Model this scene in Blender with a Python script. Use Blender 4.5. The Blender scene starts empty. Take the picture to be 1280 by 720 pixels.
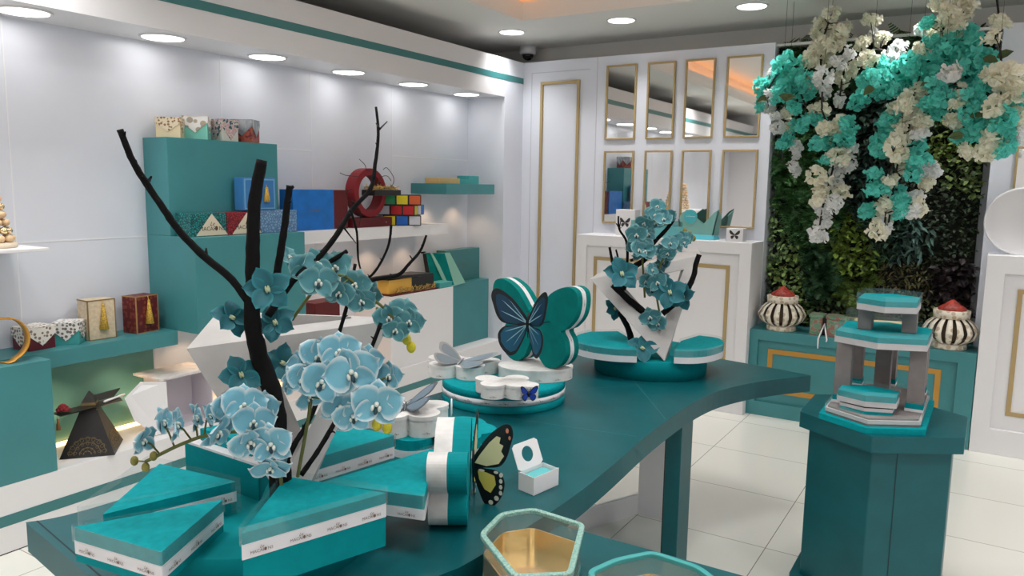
import bpy, bmesh, math, random
from mathutils import Vector, Matrix, Quaternion
random.seed(7)
PI = math.pi
col = bpy.context.scene.collection

# ------------------------------------------------------------------ camera
F = 959.83
PITCH, ROLL, YAW = [math.radians(a) for a in (7.6020833, 0.90203358, 31.92013977)]
cy, sy, cp, sp = math.cos(YAW), math.sin(YAW), math.cos(PITCH), math.sin(PITCH)
FW = Vector((-sy*cp, cy*cp, -sp)); R0 = Vector((cy, sy, 0)); U0 = R0.cross(FW)
RT = math.cos(ROLL)*R0 + math.sin(ROLL)*U0
UP = -math.sin(ROLL)*R0 + math.cos(ROLL)*U0
CAM = Vector((0, 0, 1.6))
FH = Vector((-sy, cy, 0))          # horizontal viewing direction, for flower facing
cd = bpy.data.cameras.new('camera'); co = bpy.data.objects.new('camera', cd); col.objects.link(co)
cd.sensor_width = 36; cd.lens = F*36/1280; cd.clip_start = 0.05; cd.clip_end = 60
co.matrix_world = Matrix(((RT.x, UP.x, -FW.x, CAM.x), (RT.y, UP.y, -FW.y, CAM.y), (RT.z, UP.z, -FW.z, CAM.z), (0, 0, 0, 1)))
bpy.context.scene.camera = co

# survey helpers: a sighted point of the photo on a known plane of the room
def _ray(x, y): return (x-640)/F*RT - (y-360)/F*UP + FW
def SZ(x, y, z): d = _ray(x, y); return CAM + d*((z-1.6)/d.z)
def SX(x, y, X): d = _ray(x, y); return CAM + d*(X/d.x)
def SY(x, y, Y): d = _ray(x, y); return CAM + d*(Y/d.y)
def SD(x, y, dep): d = _ray(x, y); return CAM + d*(dep/(d.x*FH.x+d.y*FH.y))

# ------------------------------------------------------------------ materials
def lin(c):
    c = c/255.0
    return c/12.92 if c <= 0.04045 else ((c+0.055)/1.055)**2.4
def rgb(c): return (lin(c[0]), lin(c[1]), lin(c[2]), 1)
_mats = {}
def mat(name, c, rough=0.5, metal=0.0, noise=0.0, scale=30, bump=0.0, spec=0.5, sheen=0.0, island=0.0, coat=0.0):
    if name in _mats: return _mats[name]
    m = bpy.data.materials.new(name); m.use_nodes = True; nt = m.node_tree
    b = nt.nodes['Principled BSDF']
    b.inputs['Base Color'].default_value = rgb(c); b.inputs['Roughness'].default_value = rough
    b.inputs['Metallic'].default_value = metal; b.inputs['Specular IOR Level'].default_value = spec
    if sheen: b.inputs['Sheen Weight'].default_value = sheen
    if coat: b.inputs['Coat Weight'].default_value = coat; b.inputs['Coat Roughness'].default_value = 0.08
    if noise or bump:
        tc = nt.nodes.new('ShaderNodeTexCoord'); n = nt.nodes.new('ShaderNodeTexNoise')
        n.inputs['Scale'].default_value = scale; n.inputs['Detail'].default_value = 4
        nt.links.new(tc.outputs['Object'], n.inputs['Vector'])
        if noise:
            r = nt.nodes.new('ShaderNodeValToRGB')
            a = [max(0, v*(1-noise)) for v in c]; z = [min(255, v*(1+noise)) for v in c]
            r.color_ramp.elements[0].position = 0.3; r.color_ramp.elements[1].position = 0.7
            r.color_ramp.elements[0].color = rgb(a); r.color_ramp.elements[1].color = rgb(z)
            nt.links.new(n.outputs['Fac'], r.inputs['Fac']); nt.links.new(r.outputs['Color'], b.inputs['Base Color'])
        if bump:
            bp = nt.nodes.new('ShaderNodeBump'); bp.inputs['Strength'].default_value = bump; bp.inputs['Distance'].default_value = 0.002
            nt.links.new(n.outputs['Fac'], bp.inputs['Height']); nt.links.new(bp.outputs['Normal'], b.inputs['Normal'])
    if island:
        g = nt.nodes.new('ShaderNodeNewGeometry'); r = nt.nodes.new('ShaderNodeValToRGB')
        r.color_ramp.elements[0].color = rgb([v*(1-island) for v in c]); r.color_ramp.elements[1].color = rgb([min(255, v*(1+island)) for v in c])
        nt.links.new(g.outputs['Random Per Island'], r.inputs['Fac']); nt.links.new(r.outputs['Color'], b.inputs['Base Color'])
    _mats[name] = m
    return m
def emit(name, c, s):
    m = bpy.data.materials.new(name); m.use_nodes = True; nt = m.node_tree
    b = nt.nodes['Principled BSDF']; b.inputs['Base Color'].default_value = (0, 0, 0, 1)
    b.inputs['Emission Color'].default_value = rgb(c); b.inputs['Emission Strength'].default_value = s
    return m
def clear(name, tint=(250, 253, 253), milk=0.06):
    m = bpy.data.materials.new(name); m.use_nodes = True; nt = m.node_tree; nt.nodes.remove(nt.nodes['Principled BSDF'])
    o = nt.nodes['Material Output']; t = nt.nodes.new('ShaderNodeBsdfTransparent'); g = nt.nodes.new('ShaderNodeBsdfGlossy')
    t.inputs['Color'].default_value = rgb(tint); g.inputs['Roughness'].default_value = 0.05
    d = nt.nodes.new('ShaderNodeBsdfDiffuse'); d.inputs['Color'].default_value = (.85, .88, .88, 1)
    y = nt.nodes.new('ShaderNodeMixShader'); y.inputs[0].default_value = milk; nt.links.new(t.outputs[0], y.inputs[1]); nt.links.new(d.outputs[0], y.inputs[2])
    f = nt.nodes.new('ShaderNodeLayerWeight'); f.inputs['Blend'].default_value = 0.25
    p = nt.nodes.new('ShaderNodeMath'); p.operation = 'MULTIPLY_ADD'; p.inputs[1].default_value = 0.30; p.inputs[2].default_value = 0.03
    nt.links.new(f.outputs['Facing'], p.inputs[0])
    x = nt.nodes.new('ShaderNodeMixShader'); nt.links.new(p.outputs[0], x.inputs[0]); nt.links.new(y.outputs[0], x.inputs[1]); nt.links.new(g.outputs[0], x.inputs[2])
    nt.links.new(x.outputs[0], o.inputs['Surface'])
    return m
def pattern(name, kind, c1, c2, scale, c3=None, rough=0.5):
    m = bpy.data.materials.new(name); m.use_nodes = True; nt = m.node_tree; b = nt.nodes['Principled BSDF']; b.inputs['Roughness'].default_value = rough
    tc = nt.nodes.new('ShaderNodeTexCoord'); r = nt.nodes.new('ShaderNodeValToRGB')
    if kind == 'dots':
        v = nt.nodes.new('ShaderNodeTexVoronoi'); v.inputs['Scale'].default_value = scale; v.inputs['Randomness'].default_value = 0.6
        nt.links.new(tc.outputs['Object'], v.inputs['Vector']); src = v.outputs['Distance']; p = (0.36, 0.42)
    elif kind == 'beans':
        v = nt.nodes.new('ShaderNodeTexVoronoi'); v.feature = 'DISTANCE_TO_EDGE'; v.inputs['Scale'].default_value = scale
        nt.links.new(tc.outputs['Object'], v.inputs['Vector']); src = v.outputs['Distance']; p = (0.04, 0.28)
    elif kind == 'floral':
        v = nt.nodes.new('ShaderNodeTexNoise'); v.inputs['Scale'].default_value = scale; v.inputs['Detail'].default_value = 3
        nt.links.new(tc.outputs['Object'], v.inputs['Vector']); src = v.outputs['Fac']; p = (0.44, 0.52)
    else:
        v = nt.nodes.new('ShaderNodeTexNoise'); v.inputs['Scale'].default_value = scale; v.inputs['Detail'].default_value = 6; v.inputs['Distortion'].default_value = 1.5
        nt.links.new(tc.outputs['Object'], v.inputs['Vector']); src = v.outputs['Fac']; p = (0.4, 0.65)
    r.color_ramp.elements[0].position = p[0]; r.color_ramp.elements[1].position = p[1]
    r.color_ramp.elements[0].color = rgb(c1); r.color_ramp.elements[1].color = rgb(c2)
    if c3 is not None:
        e = r.color_ramp.elements.new((p[0]+p[1])/2+0.06); e.color = rgb(c3)
    nt.links.new(src, r.inputs['Fac']); nt.links.new(r.outputs['Color'], b.inputs['Base Color'])
    return m
def petal_mat(name, c_in, c_edge, vein=None):
    m = bpy.data.materials.new(name); m.use_nodes = True; nt = m.node_tree; b = nt.nodes['Principled BSDF']; b.inputs['Roughness'].default_value = 0.6
    b.inputs['Sheen Weight'].default_value = 0.2
    a = nt.nodes.new('ShaderNodeAttribute'); a.attribute_name = 'rim'
    r = nt.nodes.new('ShaderNodeValToRGB'); r.color_ramp.elements[0].position = 0.45; r.color_ramp.elements[1].position = 1.0
    r.color_ramp.elements[0].color = rgb(c_in); r.color_ramp.elements[1].color = rgb(c_edge)
    nt.links.new(a.outputs['Fac'], r.inputs['Fac'])
    tc = nt.nodes.new('ShaderNodeTexCoord'); n = nt.nodes.new('ShaderNodeTexNoise'); n.inputs['Scale'].default_value = 160
    nt.links.new(tc.outputs['Object'], n.inputs['Vector'])
    mx = nt.nodes.new('ShaderNodeMixRGB'); mx.blend_type = 'MULTIPLY'; mx.inputs[0].default_value = 0.34
    nt.links.new(r.outputs['Color'], mx.inputs[1]); nt.links.new(n.outputs['Fac'], mx.inputs[2]); nt.links.new(mx.outputs[0], b.inputs['Base Color'])
    return m

M = dict(
 wall=mat('white lacquer panel', (223, 226, 236), 0.28, noise=0.012, scale=2.2), ceil=mat('ceiling paint', (236, 235, 230), 0.8),
 fascia=mat('white fascia', (228, 226, 228), 0.35), dark=mat('dark cavity', (40, 40, 40), 0.9),
 cab=mat('teal cabinet paint', (64, 134, 139), 0.4, noise=0.03, scale=4), stripe=mat('teal stripe', (58, 122, 124), 0.35),
 leather=mat('teal leatherette', (4, 85, 92), 0.40, noise=0.05, scale=9, bump=0.25, spec=.36), seam=mat('leather seam', (70, 130, 136), 0.5), seamd=mat('dark seam', (10, 44, 48), 0.7),
 box=mat('turquoise suede', (0, 136, 143), 0.75, noise=0.03, scale=25, bump=0.15, spec=.12), lid=mat('turquoise suede lid', (0, 144, 152), 0.75, noise=0.05, scale=60, bump=0.2, spec=.12),
 deep=mat('deep teal suede', (0, 116, 112), 0.75, noise=0.06, scale=22, spec=.12),
 ribbon=mat('white satin ribbon', (226, 226, 230), 0.45), white=mat('white board', (232, 231, 233), 0.5), pearl=mat('pearl white suede', (222, 220, 218), 0.6, noise=0.04, scale=30),
 gold=mat('brushed gold trim', (182, 158, 112), 0.4, metal=0.35), goldp=mat('gold foil', (242, 220, 176), 0.18, metal=0.85), tan=mat('tan gold paint', (190, 140, 60), 0.5, metal=0.15),
 black=mat('black painted branch', (9, 8, 9), 0.8, noise=0.3, scale=60, bump=0.6, spec=.2), blackg=mat('black board', (22, 21, 22), 0.4),
 text=mat('brown print', (120, 92, 78), 0.6), textd=mat('dark print', (50, 44, 42), 0.6), plaster=mat('grey white plaster', (184, 182, 181), 0.75, noise=0.04, scale=14, bump=0.3),
 red=mat('dark red card', (92, 6, 14), 0.5, noise=0.1, scale=40), redv=mat('red velvet', (128, 6, 22), 0.75, sheen=0.1), blue=mat('blue card', (14, 108, 190), 0.45, noise=0.08, scale=14),
 blue2=mat('soft blue card', (58, 122, 182), 0.5), tassel=mat('gold thread', (196, 156, 62), 0.6, noise=0.3, scale=200), straw=mat('straw', (200, 158, 92), 0.8, island=0.35),
 grey=mat('grey suede', (124, 118, 117), 0.75, noise=0.06, scale=18, bump=0.2), lgrey=mat('pale grey suede', (190, 188, 190), 0.7, noise=0.03, scale=18),
 cream=mat('cream', (222, 208, 184), 0.6), acrylic=clear('clear acrylic'), acr2=clear('aqua acrylic', (190, 228, 226)),
 silver=mat('silver foil', (176, 184, 190), 0.3, metal=0.75), stem=mat('olive stem', (86, 92, 38), 0.6), bud=mat('olive bud', (122, 118, 48), 0.55, noise=0.15, scale=60), budy=mat('yellow green bud', (188, 180, 34), 0.5, noise=0.15, scale=60),
 lipw=mat('pale lip', (214, 222, 214), 0.55), lipd=mat('dark lip', (14, 60, 72), 0.5), liply=mat('lip cream', (176, 188, 150), 0.5),
 twig=mat('dark twig', (38, 30, 26), 0.8), leafd=mat('olive leaf', (70, 88, 46), 0.6),
)

# ------------------------------------------------------------------ mesh building
class MB:
    def __init__(s): s.v = []; s.f = []; s.m = []; s.s = []; s.rim = {}
    def add(s, vs, fs, m=0, sm=False, T=None):
        o = len(s.v)
        s.v += [T @ Vector(v) for v in vs] if T else [Vector(v) for v in vs]
        for f in fs: s.f.append([i+o for i in f]); s.m.append(m); s.s.append(sm)
        return s
    def box(s, x0, x1, y0, y1, z0, z1, m=0, T=None):
        vs = [(x, y, z) for z in (z0, z1) for y in (y0, y1) for x in (x0, x1)]
        return s.add(vs, [(0, 2, 3, 1), (4, 5, 7, 6), (0, 1, 5, 4), (2, 6, 7, 3), (0, 4, 6, 2), (1, 3, 7, 5)], m, False, T)
    def hexa(s, b, t, m=0):      # bottom ring and top ring of points
        n = len(b); vs = list(b)+list(t)
        fs = [tuple(reversed(range(n))), tuple(range(n, 2*n))]+[(i, (i+1) % n, n+(i+1) % n, n+i) for i in range(n)]
        return s.add(vs, fs, m)
    def prism(s, poly, z0, z1, m=0, mt=None, mb=None, T=None, sm=False):
        if area(poly) < 0: poly = poly[::-1]
        n = len(poly); vs = [(x, y, z0) for x, y in poly]+[(x, y, z1) for x, y in poly]
        s.add(vs, [(i, (i+1) % n, n+(i+1) % n, n+i) for i in range(n)], m, sm, T)
        s.add(vs, [tuple(range(n, 2*n))], m if mt is None else mt, False, T)
        s.add(vs, [tuple(reversed(range(n)))], m if mb is None else mb, False, T); return s
    def ring(s, poly, inner, z0, z1, m=0, T=None):
        if area(poly) < 0: poly = poly[::-1]
        if area(inner) < 0: inner = inner[::-1]
        n = len(poly); vs = [(x, y, z) for z in (z0, z1) for p in (poly, inner) for x, y in p]
        fs = []
        for i in range(n):
            j = (i+1) % n
            fs += [(i, j, 2*n+j, 2*n+i), (n+j, n+i, 3*n+i, 3*n+j), (2*n+i, 2*n+j, 3*n+j, 3*n+i), (j, i, n+i, n+j)]
        return s.add(vs, fs, m, False, T)
    def lathe(s, prof, c=(0, 0, 0), seg=32, m=0, sm=True, T=None):
        n = len(prof); vs = []; fs = []
        for k in range(seg):
            a = 2*PI*k/seg
            for r, z in prof: vs.append((c[0]+r*math.cos(a), c[1]+r*math.sin(a), c[2]+z))
        for k in range(seg):
            for i in range(n-1):
                a, b = k*n+i, ((k+1) % seg)*n+i
                fs.append((a, b, b+1, a+1))
        if prof[0][0] > 1e-6: fs.append(tuple(k*n for k in reversed(range(seg))))
        if prof[-1][0] > 1e-6: fs.append(tuple(k*n+n-1 for k in range(seg)))
        return s.add(vs, fs, m, sm, T)
    def tube(s, path, rad, seg=8, m=0, sm=True, lump=0.0):
        P = [Vector(p) for p in path]; n = len(P)
        if not hasattr(rad, '__len__'): rad = [rad]*n
        vs = []; fs = []; ref = None
        for i, p in enumerate(P):
            t = (P[min(i+1, n-1)]-P[max(i-1, 0)]).normalized()
            if ref is None: ref = t.orthogonal().normalized()
            ref = (ref-t*ref.dot(t)).normalized(); b = t.cross(ref)
            for k in range(seg):
                a = 2*PI*k/seg; r = rad[i]*(1+lump*random.uniform(-1, 1))
                vs.append(p+ref*(r*math.cos(a))+b*(r*math.sin(a)))
        for i in range(n-1):
            for k in range(seg):
                j = (k+1) % seg
                fs.append((i*seg+k, i*seg+j, (i+1)*seg+j, (i+1)*seg+k))
        fs += [tuple(reversed(range(seg))), tuple((n-1)*seg+k for k in range(seg))]
        return s.add(vs, fs, m, sm)
    def ball(s, c, r, m=0, seg=10, rings=7, T=None):
        rr = r if hasattr(r, '__len__') else (r, r, r)
        prof = [(math.sin(PI*i/rings), -math.cos(PI*i/rings)) for i in range(rings+1)]
        prof[0] = (0, -1); prof[-1] = (0, 1)
        TT = Matrix.Translation(Vector(c)) @ Matrix.Diagonal((rr[0], rr[1], rr[2], 1))
        if T: TT = T @ TT
        return s.lathe(prof, (0, 0, 0), seg, m, True, TT)
    def build(s, name, mats, parent=None, bevel=0, kind=None, local=False, label=None, seg=2):
        if not isinstance(mats, (list, tuple)): mats = [mats]
        me = bpy.data.meshes.new(name); o = bpy.data.objects.new(name, me)
        off = Vector((0, 0, 0)) if (parent is None or local) else wloc(parent)
        me.from_pydata([tuple(v-off) for v in s.v], [], s.f)
        for q in mats: me.materials.append(q)
        me.polygons.foreach_set('material_index', s.m); me.polygons.foreach_set('use_smooth', s.s)
        if s.rim:
            at = me.attributes.new('rim', 'FLOAT', 'POINT')
            at.data.foreach_set('value', [s.rim.get(i, 0.0) for i in range(len(s.v))])
        me.update(); col.objects.link(o)
        if parent is not None: o.parent = parent
        if bevel:
            b = o.modifiers.new('bevel', 'BEVEL'); b.width = bevel; b.segments = seg; b.limit_method = 'ANGLE'; b.angle_limit = math.radians(40)
        if kind: o['kind'] = kind
        if label: o['label'] = label
        return o
def wloc(o):
    v = Vector(o.location)
    while o.parent: o = o.parent; v = v+Vector(o.location)
    return v
def area(p): return sum(p[i][0]*p[(i+1) % len(p)][1]-p[(i+1) % len(p)][0]*p[i][1] for i in range(len(p)))/2
def thing(name, label, cat, loc, group=None):
    o = bpy.data.objects.new(name, None); o.empty_display_size = 0.05; col.objects.link(o); o.location = loc
    o['label'] = label; o['category'] = cat
    if group: o['group'] = group
    return o
def solo(name, mb, mats, label, cat, group=None, bevel=0, kind=None, seg=2):
    xs = [v.x for v in mb.v]; ys = [v.y for v in mb.v]; zs = [v.z for v in mb.v]
    c = Vector(((min(xs)+max(xs))/2, (min(ys)+max(ys))/2, min(zs)))
    mb.v = [v-c for v in mb.v]
    o = mb.build(name, mats, None, bevel, seg=seg); o.location = c; o['label'] = label; o['category'] = cat
    if group: o['group'] = group
    if kind: o['kind'] = kind
    return o
def struct(name, mb, mats, bevel=0):
    return mb.build(name, mats, None, bevel, kind='structure')
def inset(poly, d):
    if area(poly) < 0: poly = poly[::-1]
    n = len(poly); out = []
    for i in range(n):
        a, b, c = Vector(poly[i-1]), Vector(poly[i]), Vector(poly[(i+1) % n])
        e1 = (b-a).normalized(); e2 = (c-b).normalized(); n1 = Vector((-e1.y, e1.x)); n2 = Vector((-e2.y, e2.x))
        bis = (n1+n2); L = bis.length
        bis = bis/L if L > 1e-6 else n1
        k = d/max(0.35, bis.dot(n1)); out.append(tuple(b+bis*k))
    return out
def roundp(poly, r, k=4):
    if area(poly) < 0: poly = poly[::-1]
    n = len(poly); out = []
    for i in range(n):
        a, b, c = Vector(poly[i-1]), Vector(poly[i]), Vector(poly[(i+1) % n])
        p = b+(a-b).normalized()*min(r, (a-b).length*0.45); q = b+(c-b).normalized()*min(r, (c-b).length*0.45)
        for j in range(k+1):
            t = j/k; out.append(tuple((1-t)**2*p+2*t*(1-t)*b+t*t*q))
    return out
def spline(pts, k=6, closed=False):
    P = [Vector(p) for p in pts]; n = len(P); out = []
    for i in range(n if closed else n-1):
        p0 = P[i-1] if (closed or i > 0) else P[0]; p1 = P[i]; p2 = P[(i+1) % n]; p3 = P[(i+2) % n] if (closed or i+2 < n) else P[-1]
        for j in range(k):
            t = j/k
            out.append(0.5*((2*p1)+(p2-p0)*t+(2*p0-5*p1+4*p2-p3)*t*t+(3*p1-p0-3*p2+p3)*t**3))
    if not closed: out.append(P[-1])
    return out
def lerp(a, b, t): return a+(b-a)*t

# ---- lettering: the little printed logo, a script word over a word whose O is a bean
_txt = {}
def textmesh(s, shear=0.0):
    k = (s, shear)
    if k not in _txt:
        cu = bpy.data.curves.new('t', 'FONT'); cu.body = s; cu.size = 1; cu.align_x = 'CENTER'; cu.shear = shear; cu.resolution_u = 2
        o = bpy.data.objects.new('t', cu); col.objects.link(o); bpy.context.view_layer.update()
        me = o.evaluated_get(bpy.context.evaluated_depsgraph_get()).to_mesh()
        vs = [tuple(v.co) for v in me.vertices]; fs = [tuple(p.vertices) for p in me.polygons]
        bpy.data.objects.remove(o); bpy.data.curves.remove(cu); _txt[k] = (vs, fs)
    return _txt[k]
def frame(P, U, V, N): return Matrix(((U.x, V.x, N.x, P.x), (U.y, V.y, N.y, P.y), (U.z, V.z, N.z, P.z), (0, 0, 0, 1)))
def logo(mb, P, U, V, size, mt=0, mbean=0, off=0.0008):
    U = U.normalized(); V = V.normalized(); N = U.cross(V).normalized()
    T = frame(P+N*off, U, V, N) @ Matrix.Scale(size, 4)
    vs, fs = textmesh('MACAR  NS'); mb.add(vs, fs, mt, False, T @ Matrix.Translation((0, -0.75, 0)))
    bean = [(1.13+0.33*math.cos(2*PI*i/10)*0.9, 0.36+0.42*math.sin(2*PI*i/10), 0.002) for i in range(10)]
    w = max(v[0] for v in vs); bean = [(x-1.13+w-1.72, y, z) for x, y, z in bean]
    mb.add(bean, [tuple(range(10))], mbean, False, T @ Matrix.Translation((0, -0.75, 0)))
    vs, fs = textmesh('Le', 0.45); mb.add(vs, fs, mt, False, T @ Matrix.Translation((0, 0.12, 0)))

# ================================================================== THE ROOM
XP, XB = -3.469, -3.835            # plinth / fascia front, niche back
YW, YR = 5.70, 5.95                # back wall face, recess behind the living wall
ZC, ZF, ZS = 2.80, 2.625, 2.318    # ceiling, fascia top, niche soffit
Y0, X1 = -1.6, 2.6

def tile_mat():
    m = bpy.data.materials.new('pale floor tile'); m.use_nodes = True; nt = m.node_tree; b = nt.nodes['Principled BSDF']
    tc = nt.nodes.new('ShaderNodeTexCoord'); mp = nt.nodes.new('ShaderNodeMapping'); br = nt.nodes.new('ShaderNodeTexBrick')
    mp.inputs['Location'].default_value = (1.368, -3.392+0.6125*8, 0)
    nt.links.new(tc.outputs['Object'], mp.inputs['Vector']); nt.links.new(mp.outputs['Vector'], br.inputs['Vector'])
    br.offset = 0; br.inputs['Scale'].default_value = 1; br.inputs['Brick Width'].default_value = 0.62; br.inputs['Row Height'].default_value = 0.6125
    br.inputs['Mortar Size'].default_value = 0.0022; br.inputs['Mortar Smooth'].default_value = 0.2; br.inputs['Bias'].default_value = 0
    br.inputs['Color1'].default_value = rgb((240, 239, 231)); br.inputs['Color2'].default_value = rgb((235, 234, 226)); br.inputs['Mortar'].default_value = rgb((150, 144, 136))
    nt.links.new(br.outputs['Color'], b.inputs['Base Color']); b.inputs['Roughness'].default_value = 0.22
    return m
q = MB(); q.box(-4.3, X1+.1, Y0-.1, 6.3, -.1, 0); struct('floor', q, tile_mat())

# left wall: niche back with panel grooves, soffit, end wall, fascia
q = MB(); q.box(XB-.1, XB, Y0-.1, 5.45, 0, ZS); struct('wall_left', q, M['wall'])
q = MB()
for y in (.55, 1.8, 2.95, 3.64, 4.44):
    q.box(XB-.01, XB+.0012, y-.003, y+.003, .3, ZS)
for y0, y1, z in ((-1.6, 2.45, 1.300), (2.95, 3.64, 1.806), (4.44, 5.41, 1.806)):
    q.box(XB-.01, XB+.0014, y0, y1, z-.0035, z+.0035)
struct('trim_1', q, mat('panel groove highlight', (236, 236, 240), .3))  # paler than the wall: the highlight along the grooves is painted in
q = MB(); q.box(XB-.1, XP, 5.411, YW+.2, 0, ZF); struct('wall_column', q, M['wall'])
q = MB(); q.box(XB-.1, XP, Y0-.1, 5.411, ZS, ZF); struct('trim_2', q, M['fascia'])
q = MB(); q.box(XP-.01, XP+.002, Y0, YW-.001, 2.451, 2.498); struct('trim_3', q, M['stripe'])
# plinth under the niche
q = MB(); q.box(XB-.1, XP, Y0, 5.411, 0, .30); struct('baseboard_left', q, M['white'], .002)
q = MB(); q.box(XP-.01, XP+.0015, Y0, 5.411, .121, .169); struct('trim_4', q, M['stripe'])
q = MB(); q.box(XP-.01, XP+.001, Y0, 5.411, 0, .004); struct('trim_5', q, M['dark'])
# warm light slot at the back of the plinth
q = MB(); q.box(XB+.005, XB+.055, Y0, 5.40, .3005, .306); struct('trim_6', q, emit('warm strip', (255, 196, 130), 7))

# back wall, recess and upper back
q = MB(); q.box(XP, -1.40, YW, YR, 0, ZF); q.box(-.045, X1, YW, YR, 0, ZF); struct('wall_back', q, M['wall'])
q = MB(); q.box(-1.40, -.045, YR, YR+.1, 0, ZF); struct('wall_recess', q, M['wall'])
q = MB(); q.box(-4.3, X1+.1, 6.06, 6.16, 0, ZC+.4); struct('wall_upper', q, M['ceil'])
q = MB(); q.box(-4.3, -4.2, Y0-.1, 6.1, 0, ZC+.4); struct('wall_outer', q, M['ceil'])
q = MB(); q.box(-4.2, XP-.02, Y0, 6.06, ZF-.02, ZF-.001); struct('trim_7', q, M['dark'])  # dark colour on this board stands in for the shade of the cavity
q = MB(); q.box(-4.2, X1, YW+.05, 6.06, ZF-.02, ZF-.002); struct('trim_8', q, M['ceil'])
# raised panel lines on the back wall
q = MB()
def vline(x, z0, z1): q.box(x-.003, x+.003, YW-.0015, YW+.01, z0, z1)
def hline(x0, x1, z): q.box(x0, x1, YW-.0015, YW+.01, z-.003, z+.003)
vline(-3.385, .1, 2.535); hline(-3.385, -2.84, 2.535); vline(-2.778, .1, ZF)
struct('trim_9', q, mat('panel line', (196, 196, 204), .5))
# right, front walls with the same fascia
q = MB(); q.box(X1, X1+.1, Y0-.1, 6.1, 0, ZC+.4); struct('wall_right', q, M['wall'])
q = MB(); q.box(-4.3, X1+.1, Y0-.1, Y0, 0, ZC+.4); struct('wall_front', q, M['fascia'])
q = MB(); q.box(XP, X1, Y0-.01, Y0+.003, 2.451, 2.498); struct('trim_10', q, M['stripe'])

# ceiling with a lit tray
TX0, TX1, TY0, TY1 = -3.05, 1.9, -.9, 4.985
q = MB(); sl = .13
q.ring([(-4.3, Y0-.1), (X1+.1, Y0-.1), (X1+.1, 6.15), (-4.3, 6.15)], [(TX0, TY0), (TX1, TY0), (TX1, TY1), (TX0, TY1)], ZC, ZC+sl)
struct('ceiling', q, M['ceil'])
q = MB(); o_ = .16
q.box(TX0-o_-.05, TX1+o_+.05, TY0-o_-.05, TY1+o_+.05, ZC+.30, ZC+.36)
q.ring([(TX0-o_-.05, TY0-o_-.05), (TX1+o_+.05, TY0-o_-.05), (TX1+o_+.05, TY1+o_+.05), (TX0-o_-.05, TY1+o_+.05)],
       [(TX0-o_, TY0-o_), (TX1+o_, TY0-o_), (TX1+o_, TY1+o_), (TX0-o_, TY1+o_)], ZC+sl, ZC+.30)
struct('ceiling_tray', q, M['ceil'])
q = MB(); e = .05
q.ring([(TX0-e-.03, TY0-e-.03), (TX1+e+.03, TY0-e-.03), (TX1+e+.03, TY1+e+.03), (TX0-e-.03, TY1+e+.03)],
       [(TX0-e, TY0-e), (TX1+e, TY0-e), (TX1+e, TY1+e), (TX0-e, TY1+e)], ZC+sl, ZC+sl+.012)
struct('trim_11', q, emit('amber cove strip', (255, 158, 80), 9))

# downlights
LED = emit('white led', (255, 252, 246), 9)
def spot(loc, w, ang=150, r=.06, c=(1, .99, .975), aim=None, blend=.6):
    if aim == 'disk':
        l = bpy.data.lights.new('downlight lamp', 'AREA'); l.shape = 'DISK'; l.size = 2*r; l.energy = w; l.spread = math.radians(ang); l.color = c
    else:
        l = bpy.data.lights.new('downlight lamp', 'SPOT'); l.energy = w; l.spot_size = math.radians(ang); l.spot_blend = blend; l.shadow_soft_size = r; l.color = c
    o = bpy.data.objects.new('downlight lamp', l); col.objects.link(o); o.location = loc
    return o
def downlight(x, y, z, r, label, group, watt, ang):
    t = thing('downlight', label, 'ceiling light', (x, y, z-.008), group)
    q = MB(); q.lathe([(r*.93, .004), (r, 0), (r*1.06, .003), (r*1.08, .008)], (x, y, z-.008), 40); q.build('bezel', M['white'], t)
    q = MB(); q.lathe([(0, .0015), (r*.94, .0015), (r*.95, .006)], (x, y, z-.008), 40); q.build('diffuser', LED, t)
    spot((x, y, z-.012), watt, ang, r, aim='disk')
NICHE_W, CEIL_W = .46, 12.8
for i in range(6):
    downlight(-3.645, 1.805+.663*i, ZS, .105, 'round niche downlight, %s along the soffit from the left' % ('first', 'second', 'third', 'fourth', 'fifth', 'sixth')[i], 'niche downlights', NICHE_W, 180)
for y in (1.142, .479, -.184, -.847):
    spot((-3.645, y, ZS-.012), NICHE_W, 180, .1, aim='disk')
nm = {0: 'ceiling downlight nearest the dome camera', 1: 'ceiling downlight in the middle above the gold framed mirrors', 2: 'ceiling downlight furthest right, above the last mirror'}
for i in range(6):
    x = -3.34+.935*i
    if i < 3: downlight(x, 5.30, ZC, .10, nm[i], 'ceiling downlights', CEIL_W*.42, 100)
    else: spot((x, 5.30, ZC-.03), CEIL_W*.42, 100, .1, aim='disk')
for x, y in ((-3.26, .3), (-3.26, 1.6), (2.2, 4.0), (2.2, 2.4), (2.2, .8), (-2.2, -1.25), (-.6, -1.25), (1.0, -1.25)):
    spot((x, y, ZC-.03), CEIL_W, 140, .1, aim='disk')
# area lamps added in the tray, out of view, to fill the room with light
for x, y in ((-1.9, 1.0), (-.4, 1.0), (-1.9, 2.8), (-.4, 2.8), (1.0, 1.8)):
    l = bpy.data.lights.new('tray fill lamp', 'AREA'); l.shape = 'DISK'; l.size = .5; l.energy = 17.5; l.spread = math.radians(148); l.color = (1, .99, .975)
    o = bpy.data.objects.new('tray fill lamp', l); col.objects.link(o); o.location = (x, y, ZC+.27)
# warm uplights of the niche, in the slot and under the shelves
def warm(x, y, z, w, up=True, ang=95, r=.02):
    o = spot((x, y, z), w, ang, r, (1, .68, .42)); 
    if up: o.rotation_euler = (PI, 0, 0)
for y in (1.9, 2.3, 3.6): warm(XB+.08, y, .335, 4)
for y, z in ((1.88, .735), (2.2, .735), (2.62, .808), (2.95, .808), (3.35, 1.22), (3.75, 1.22), (4.15, 1.22), (4.55, 1.22), (4.80, 1.52), (5.20, 1.52)):
    warm(XB+.13, y, z, 3.6, False, 110)

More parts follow.
